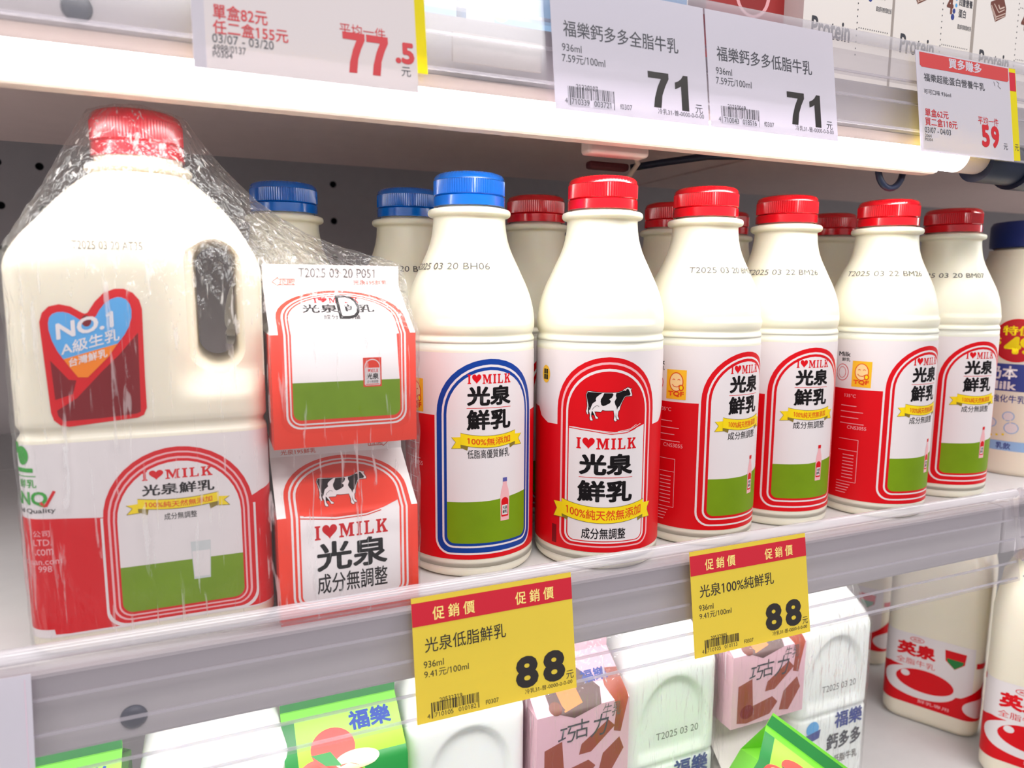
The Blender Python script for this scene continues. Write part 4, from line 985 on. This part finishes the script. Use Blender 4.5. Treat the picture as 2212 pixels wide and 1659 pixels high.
# ================================================================== NAVY CAPPED BOTTLE AT THE RIGHT
BR = .052
t = empty('milk_bottle', (.742, .448, SH), 0, 'cream bottle with a navy cap and red price sticker at the right edge', 'milk bottle'); t.scale.z = .925
pr = smooth_prof([(0, 0), (.045, 0), (.0505, .002), (.052, .007), (.052, .030), (.0505, .033), (.052, .036), (.052, .10), (.052, .145), (.0515, .16), (.050, .18), (.0470, .20), (.0425, .215), (.0380, .226), (.0370, .232), (.033, .234), (.033, .25), (0, .25)], 3)
link('body', mesh_of(lathe(pr, 72), 'body', [M_MILKC]), t)
bm = bmesh.new(); lathe([(.034, .234), (.0375, .235), (.0378, .239), (.0378, .257), (.036, .261), (.03, .262), (0, .262)], 120, lambda q, a_, z: q - (.0006 if int(round(a_ / (2 * PI) * 120)) % 2 and .24 < z < .256 else 0), bm=bm)
link('cap', mesh_of(bm, 'cap', [M_NCAP], True, 40), t)
a = Art(); V0 = -83.0
P_LB = mat('print_light_blue', (150, 186, 226), .45); P_NB = mat('print_navy', (52, 66, 140), .45)
a.rect(V0 - 6, 88, V0 + 70, 116, P_NB, 1); a.text('奶本', V0 + 1, 100, V0 + 26, 114, P_WHITE, 2, .03); a.text('Milk', V0 + 1, 89.5, V0 + 26, 98, P_WHITE, 2, .03)
a.text('質強化牛乳', V0 + 0, 76, V0 + 34, 84, P_NB, 1, .012)
for (x, y, r) in ((3, 58, 4), (8, 54, 5), (22, 62, 5), (25, 50, 6)): a.ell(V0 + x, y, r, r, P_LB, 1, 20); a.ell(V0 + x, y, r - .8, r - .8, P_WHITE, 2, 20)
a.rect(V0 + 4, 26, V0 + 60, 36, P_LB, 1); a.text('乳飲', V0 + 14, 27.5, V0 + 26, 34.5, P_NB, 2, .02)
for k in range(4): a.ell(V0 + 4 + 5 * k, 40 + .9 * k, 1.1, 1.1, P_YEL, 2, 10)
a.build('label_sleeve', on_cyl(BR), t, 3.5)
a = Art(); a.ell(V0 + 23, 140, 20, 22, P_RED, 3, 40); a.ell(V0 + 23, 140, 19, 21, mat('sticker_red', (196, 14, 30), .45), 4, 40)
a.text('特價', V0 + 11, 145, V0 + 36, 155, P_YEL, 5, .03); a.text('$', V0 + 5.5, 134, V0 + 10.5, 143, P_YEL, 5, .02); a.text('49', V0 + 13, 126, V0 + 38, 144, P_YEL, 5, .06)
o = a.build('price_sticker', on_cyl(BR), t, 3.5); o['label'] = 'round red price sticker with yellow digits'

# ================================================================== UPPER SHELF STOCK
UZ = .3185
M_CREAMC = mat('carton_cream', (240, 232, 226), .45); M_BROWN = mat('cocoa_brown', (116, 64, 52), .5); M_LBRN = mat('cocoa_light', (214, 186, 172), .5)
def choc(a, cx, cy, s, L):
    P = lambda x, y: (cx + x * s, cy + y * s)
    a.poly([P(-1, .35), P(.55, 1), P(1, .1), P(1, -.55), P(-.25, -1.15), P(-1, .1)], M_BROWN, L)
    a.line([P(-.9, .1), P(-.2, -.75), P(.95, -.3)], .09 * s, M_LBRN, L + 1); a.line([P(-.9, -.1), P(-.2, -.95), P(.95, -.5)], .07 * s, M_LBRN, L + 1)
    a.line([P(-.55, .25), P(.1, -.35), P(.8, -.02)], .09 * s, M_LBRN, L + 1); a.line([P(.0, .25), P(.2, -.05), P(.78, .18)], .12 * s, M_LBRN, L + 1); a.line([P(-.2, -.75), P(-.25, -1.1)], .07 * s, M_LBRN, L + 1)
PW, PD, PH = .082, .082, .178
def protein_art(dz):
    a = Art(); y = PH * -1000
    for (cx, cy, s) in ((-16, 80, 9), (0, 96, 6), (-24, 102, 7)): choc(a, cx, cy + y + dz, s, 1)
    a.text('Protein', -33, 35 + y + dz, 2, 48 + y + dz, T_INK, 1, .025)
    for k in range(24): a.ell(8, y + 28 + 4.2 * k + dz, .45, .6, T_INK, 1, 8)
    for zz in (60, 98):
        for k in range(14): a.ell(10 + 2.1 * k, y + zz - 14 + dz, .4, .5, T_INK, 1, 8)
        a.text('4', 12, y + zz + 8 + dz, 19, y + zz + 22 + dz, M_BROWN, 1, .03)
        for k, c in enumerate((P_SKY, P_SKY, P_NB, P_NB)): a.ell(22 - 1.0 * k * (k > 1), y + zz + 19 - 4.2 * k + dz, .8 + .35 * k, 1.0 + .4 * k, c, 1, 14)
        a.text('四重營養', 25, y + zz + 15 + dz, 39.5, y + zz + 20.5 + dz, T_INK, 1, .02); a.text('蛋白', 25, y + zz + 7 + dz, 33, y + zz + 13 + dz, T_INK, 1, .02)
        a.text('蛋白質可用於肌肉生長', 25, y + zz - 1 + dz, 40, y + zz + 2.4 + dz, T_INK, 1, .01)
    return a
fP, slP = on_carton(PW, PD, PH, .03)
pc = empty('cocoa_milk_carton', (.412, .385 + PD / 2, UZ), 0, 'cream cocoa protein carton next to the red chocolate milk carton', 'milk carton', 'protein cartons overhead')
link('box', mesh_of(carton_mesh(PW - .001, PD, PH, .03, .014), 'box', [M_CREAMC], False), pc)
protein_art(-3).build('print', fP, pc)
for x, lb in ((.4955, 'cream cocoa protein carton, middle one overhead'), (.580, 'cream cocoa protein carton, last one overhead at the right edge')):
    dup(pc, (x, .385 + PD / 2, UZ), 0, lb)
pc.location.x = .412
t = empty('chocolate_milk_carton', (.342, .40 + .04, UZ), 0, 'dark red chocolate milk carton overhead beside the cream cartons', 'milk carton')
link('box', mesh_of(carton_mesh(.072, .074, PH, .03, .014), 'box', [mat('carton_maroon', (166, 44, 42), .45)], False), t)
f2, s2 = on_carton(.072, .074, PH, .03); a = Art(); a.ell(2, -118, 15, 16, P_PINK, 1); a.ell(2, -119, 12, 13, mat('splash_red', (150, 36, 36), .45), 2);  a.text('Choco Milk', -20, -92, 24, -84, M_BROWN, 3, .02)
a.build('print', f2, t)
for k, (x, m, lb) in enumerate(((.178, 'carton_sky', 'light blue milk carton overhead behind the first 71 tag'), (.098, 'carton_sky', 'light blue milk carton overhead beside the 77.5 tag'))):
    t = empty('blue_milk_carton', (x, .44, UZ), 0, lb, 'milk carton', 'light blue cartons overhead')
    link('box', mesh_of(carton_mesh(.074, .074, PH, .03, .014), 'box', [mat('carton_sky', (150, 196, 232), .45)], False), t)
    a = Art(); a.rect(-37, -190, -14, -120, P_WHITE, 1); a.rect(-20, -178, -9, -140, P_LB, 2); a.ell(-16, -152, 7, 11, mat('beige_print', (214, 194, 172), .5), 3); a.build('print', on_carton(.074, .074, PH, .03)[0], t)
t = empty('milk_carton', (.255, .44, UZ), 0, 'plain white milk carton overhead above the second 71 tag', 'milk carton')
link('box', mesh_of(carton_mesh(.074, .074, PH, .03, .014), 'box', [M_CARTON], False), t)
a = Art(); a.rect(-36, -150, 36, -120, P_SKY, 1); a.build('print', on_carton(.074, .074, PH, .03)[0], t)
t = empty('milk_carton', (.0, .44, UZ), 0, 'plain white milk carton overhead behind the 77.5 tag', 'milk carton')
link('box', mesh_of(carton_mesh(.074, .074, PH, .03, .014), 'box', [M_CARTON], False), t)
a = Art(); a.rect(-36, -150, 36, -120, P_PINK, 1); a.build('print', on_carton(.074, .074, PH, .03)[0], t)

# ================================================================== LOWER SHELF STOCK
LZ = -.30
M_PINKC = mat('carton_rose', (224, 180, 192), .45); M_GRNC = mat('carton_green', (104, 190, 40), .45); M_DGRN = mat('print_deep_green', (20, 120, 48), .45); M_LGRN = mat('print_lime', (150, 222, 60), .45)
M_WJUG = mat('white_jug_plastic', (240, 242, 238), .38, sss=.3)
ME_JUGW = jug_mesh(False)
def white_jug_art():
    a = Art(); a.text('福樂', 2, 92, 44, 108, P_NB, 1, .03); a.text('鈣多多', -8, 72, 44, 88, T_INK, 1, .03)
    a.text('低脂牛乳', 4, 58, 40, 66, P_GRAY, 1, .01)
    a.ell(-30, 98, 9, 7, P_SKY, 1); a.poly([(-42, 84), (-20, 88), (-18, 96), (-40, 93)], P_NB, 2)
    a.text('T2025 03 20', -20, 130, 30, 136, P_GRAY, 1)
    return a
GJ = 'wrapped white jugs on the bottom shelf'
def wjug(x, y, label, rz=0.0):
    t = empty('milk_jug', (x, y, LZ), rz, label, 'milk jug', GJ)
    o = link('body', ME_JUGW, t); o.scale = (.80, .84, 1.0)
    c = link('cap', ME_JCAP['white'], t); c.location = (0, 0, .2375)
    p = link('print', ME_WP, t); p.scale = (.803, .843, 1.0)
    return t
o = white_jug_art().build('print', on_jug, None, 3); ME_WP = o.data; bpy.data.objects.remove(o)
YJ = .42 + .0505
wjug(-.010, YJ, 'white jug on the bottom shelf left of the green apple carton')
wjug(.151, YJ, 'white jug below the first yellow tag, between green and pink cartons')
wjug(.3215, YJ, 'white jug on the bottom shelf between the two pink cartons')
wjug(.4945, YJ, 'white jug with blue print beside the red printed square bottles')
# small cartons, two high
def lower_carton(kind, x, y, z, label, rz=0.0, tilt=None, group=None):
    m = {'pink': M_PINKC, 'green': M_GRNC, 'cream': M_CREAMC}[kind]
    t = empty('juice_carton' if kind == 'green' else 'milk_carton', (x, y, z), rz, label, 'juice carton' if kind == 'green' else 'milk carton', group)
    if tilt: t.rotation_euler = tilt
    Wc = .076; Dc = .072; H_, G_, F_ = .062, .024, .011
    link('box', mesh_of(carton_mesh(Wc, Dc, H_, G_, F_), 'box', [m], False), t)
    f, sl = on_carton(Wc, Dc, H_, G_); a = Art()
    if kind == 'pink':
        M_CH = mat('print_chestnut', (150, 62, 36), .45); M_CO = mat('print_cola', (84, 56, 54), .45); M_AM = mat('print_caramel', (206, 120, 56), .45)
        a.poly([(-26, 22), (6, 30), (18, 12), (14, 0), (-8, -6), (-26, 2)], M_CO, 1); a.poly([(-18, 22), (-2, 26), (0, 4), (-16, 0)], M_AM, 2)
        a.ell(-22, 4, 5, 5, M_BROWN, 3)
        a.poly([(24, 26), (38, 24), (38, 4), (31, -26), (25, -24), (27, -6), (22, 12)], M_CH, 1)
        a.text('福樂', 6, 17, 28, 27, P_BLUE, 3, .03); a.text('巧', -22, -24, -8, -11, T_INK, 3, .006, slant=.2); a.text('古', -8, -23, 4, -8, T_INK, 3, .006); a.text('力', 5, -25, 18, -8, T_INK, 3, .006, slant=.2)
        a.text('牛乳', 14, -12, 30, -1, P_GRAY, 3, slant=.2)
        a.poly([(-32, -26), (-18, -22), (-16, -46), (4, -42), (10, -48), (2, -57), (-22, -60), (-32, -58)], M_CH, 1); a.ell(-22, -50, 7, 6, M_DRD, 2); a.poly([(-2, -28), (20, -14), (26, -20), (6, -36), (-4, -36)], M_CH, 1)
        a.poly([(12, -56), (16, -40), (30, -30), (34, -40), (22, -58)], M_CH, 1)
    elif kind == 'green':
        a.rect(-38, -20, 38, 36, M_LGRN, 1); a.rect(10, -40, 38, 6, M_DGRN, 2); a.rect(-38, -62, -30, 36, M_DGRN, 2)
        AP = mat('print_apple_red', (224, 66, 56), .45); AC = mat('print_apple_flesh', (238, 236, 176), .45)
        a.ell(-8, 14, 14, 13, AP, 3); a.ell(-20, -4, 13, 13, AP, 4); a.ell(-24, 0, 5, 5, mat('print_apple_blush', (246, 150, 120), .45), 5); a.ell(6, 4, 14, 6, AC, 5); a.ell(-2, -8, 12, 11, AP, 4); a.poly([(-22, 12), (-10, 12), (-4, 2), (-14, 4)], M_DGRN, 6)
        a.text('福樂', 4, 22, 32, 35, P_BLUE, 6, .035)
        a.rect(-38, sl + 1, 38, sl + 9, M_DGRN, 1)
    else:
        a.ell(-14, -6, 12, 9, P_SKY, 1); a.poly([(-30, -30), (8, -22), (10, -8), (-28, -14)], P_NB, 2); a.rect(-38, -62, -32, 4, P_YEL, 2); a.text('牛乳', -20, -52, 4, -38, P_NB, 2, .02)
    a.build('print', f, t, None, [0.0, sl])
    return t
M_DRD = P_DRED
H1 = .062 + .024 + .011 + .0005
GPK = 'small cartons wrapped with the bottom shelf jugs'
lower_carton('green', .067, .42 + .036, LZ + H1 + .020, 'green apple juice carton on the bottom shelf under the wrapped cartons', group=GPK)
lower_carton('cream', .067, .42 + .036, LZ, 'small cream carton under the green apple juice carton', group=GPK).scale.z = 1.205
lower_carton('pink', .2365, .42 + .036, LZ + H1 + .020, 'pink chocolate milk carton beside the first yellow tag', group=GPK)
lower_carton('cream', .2365, .42 + .036, LZ, 'small cream carton under the first pink chocolate carton', group=GPK).scale.z = 1.205
lower_carton('pink', .4095, .42 + .036, LZ + H1 + .030, 'pink chocolate milk carton below the second yellow tag', group=GPK)
lower_carton('cream', .4095, .42 + .036, LZ, 'small cream carton with blue crest under the second pink carton', group=GPK).scale.z = 1.30
tc = lower_carton('green', 0, 0, 0, 'bright green apple carton leaning in front of the second pink carton', group=GPK)
A_, B_ = Vector((.380, .376, -.138)), Vector((.417, .334, -.168))
xh = (B_ - A_).normalized(); zh = Vector((.42, .30, .86)); zh = (zh - xh * zh.dot(xh)).normalized(); yh = zh.cross(xh)
tc.location = (A_ + B_) / 2 - zh * .097; tc.rotation_euler = Matrix((xh, yh, zh)).transposed().to_euler()
lower_carton('green', -.100, .42 + .036, LZ + H1 + .020, 'green apple juice carton at the far left of the bottom shelf', group=GPK)

# film skins round the bottom shelf bundles
def bundle_film(cx, jx, label):
    bm = bmesh.new(); g = .0016
    for z in (.0015, .10, .185):
        for k in range(40):
            p, n = rrect(k / 40, JW * .80 + g, JD * .84 + g, JR); bm.verts.new((jx + p.x, YJ + p.y, LZ + z))
    for k in range(24):
        a_ = 2 * PI * k / 24; bm.verts.new((jx + .031 * math.sin(a_), YJ - .031 * math.cos(a_), LZ + .243)); bm.verts.new((jx + .024 * math.sin(a_), YJ - .024 * math.cos(a_), LZ + .2615))
    for s_ in (-1, 1):
        for e in (-1, 1):
            for z, d in ((.0015, .036), (.192, .036), (.228, .001)): bm.verts.new((cx + s_ * (.038 + g), .456 + e * (d + g), LZ + z))
    bmesh.ops.convex_hull(bm, input=bm.verts)
    bmesh.ops.delete(bm, geom=[v for v in bm.verts if not v.link_faces], context='VERTS')
    o = bpy.data.objects.new('h', mesh_of(bm, 'hull', [M_FILM])); COL.objects.link(o)
    md = o.modifiers.new('r', 'REMESH'); md.mode = 'VOXEL'; md.voxel_size = .004
    res = bpy.data.meshes.new_from_object(o.evaluated_get(bpy.context.evaluated_depsgraph_get())); bpy.data.objects.remove(o)
    bm = bmesh.new(); bm.from_mesh(res); bm.normal_update()
    from mathutils import noise
    for v in bm.verts:
        c = v.co.copy(); v.co = c + v.normal * (.001 + abs(noise.noise(Vector((c.x * 70 + c.z * 40, c.y * 70, c.z * 25)))) * .0018)
        if v.co.z < LZ + .0005: v.co.z = LZ + .0005
    props(link('shrink_film', mesh_of(bm, 'film_skin', [M_FILM2])), label, 'plastic film', 'film skins on the bottom shelf')
bundle_film(.2365, .3215, 'clear film round the first pink carton and its white jug')
bundle_film(.4095, .4945, 'clear film round the second pink carton and the blue printed jug')
# square red printed bottles
SQW = .047
def square_bottle(x, y, rz, label):
    t = empty('milk_bottle', (x, y, LZ), rz, label, 'milk bottle', 'square bottles with red print')
    bm = bmesh.new(); N = 96; rings = []
    for z, ins, rc in [(.0, .007, .016), (.002, .003, .016), (.007, .0005, .016), (.012, 0, .016), (.12, 0, .016), (.175, 0, .016), (.195, .003, .018), (.212, .010, .02), (.226, .020, .018), (.236, .0265, .0195), (.240, .0275, .0185), (.262, .0275, .0185)]:
        rings.append([bm.verts.new((*rrect(k / N, SQW - ins, SQW - ins, min(rc, SQW - ins - .0005))[0], z)) for k in range(N)])
    for A, B in zip(rings, rings[1:]):
        for k in range(N): bm.faces.new((A[k], A[(k + 1) % N], B[(k + 1) % N], B[k]))
    bm.faces.new(rings[0][::-1]); bm.faces.new(rings[-1])
    link('body', mesh_of(bm, 'body', [M_MILKC]), t)
    c = link('cap', ME_CAP['red'], t); c.location = (0, 0, .245)
    per = 2 * 4 * (SQW - .016) + 2 * PI * .016
    def f(u, v, h):
        p, n = rrect(u / per, SQW, SQW, .016); q = p + n * (h + .0001); return Vector((q.x, q.y, v))
    a = Art()
    a.rect(-130, 24, 40, 104, P_WHITE, 0)
    a.poly([(-130, 22), (60, 22), (60, 66), (46, 58), (30, 46), (20, 44), (10, 50), (-10, 64), (-40, 66), (-60, 60), (-130, 60)], P_RED, 1)
    a.ell(-10, 49, 36, 18, P_WHITE, 2, 40); a.ell(-5, 52, 28, 13, P_RED, 3, 40); a.ell(-24, 57, 4.4, 3.6, P_WHITE, 4, 20); a.ell(52, 36, 20, 11, P_WHITE, 2, 40)
    a.text('英泉', -34, 78, 4, 94, P_RED, 2, .05); a.text('全脂牛乳', -34, 68, 4, 75, P_RED, 2); a.ell(-15, 98, 7, 3, P_RED, 2, 24); a.ell(-15, 98, 6.2, 2.3, P_WHITE, 3, 24); a.text('英泉', -19, 96.8, -11, 99.2, P_RED, 4, .02)
    a.poly([(12, 96), (32, 96), (31, 84), (22, 76), (13, 84)], P_RED, 2); a.poly([(14, 87), (30, 87), (29, 83), (22, 76.5), (15, 83)], M_DGRN, 3)
    a.rect(42, 82, 62, 88, P_RED, 2); a.rect(-76, 98, -50, 104, P_RED, 2)
    a.text('鮮乳專用', -10, 26, 20, 30, P_PINK, 3)
    a.build('label_sleeve', f, t, 2.5)
    return t
square_bottle(.752, .515, math.radians(-62), 'square bottle with red print, the one nearer the white jugs')
square_bottle(.752, .402, math.radians(-62), 'square bottle with red print at the lower right corner')
square_bottle(.79, .66, math.radians(-62), 'square bottle with red print farthest back on the bottom shelf')
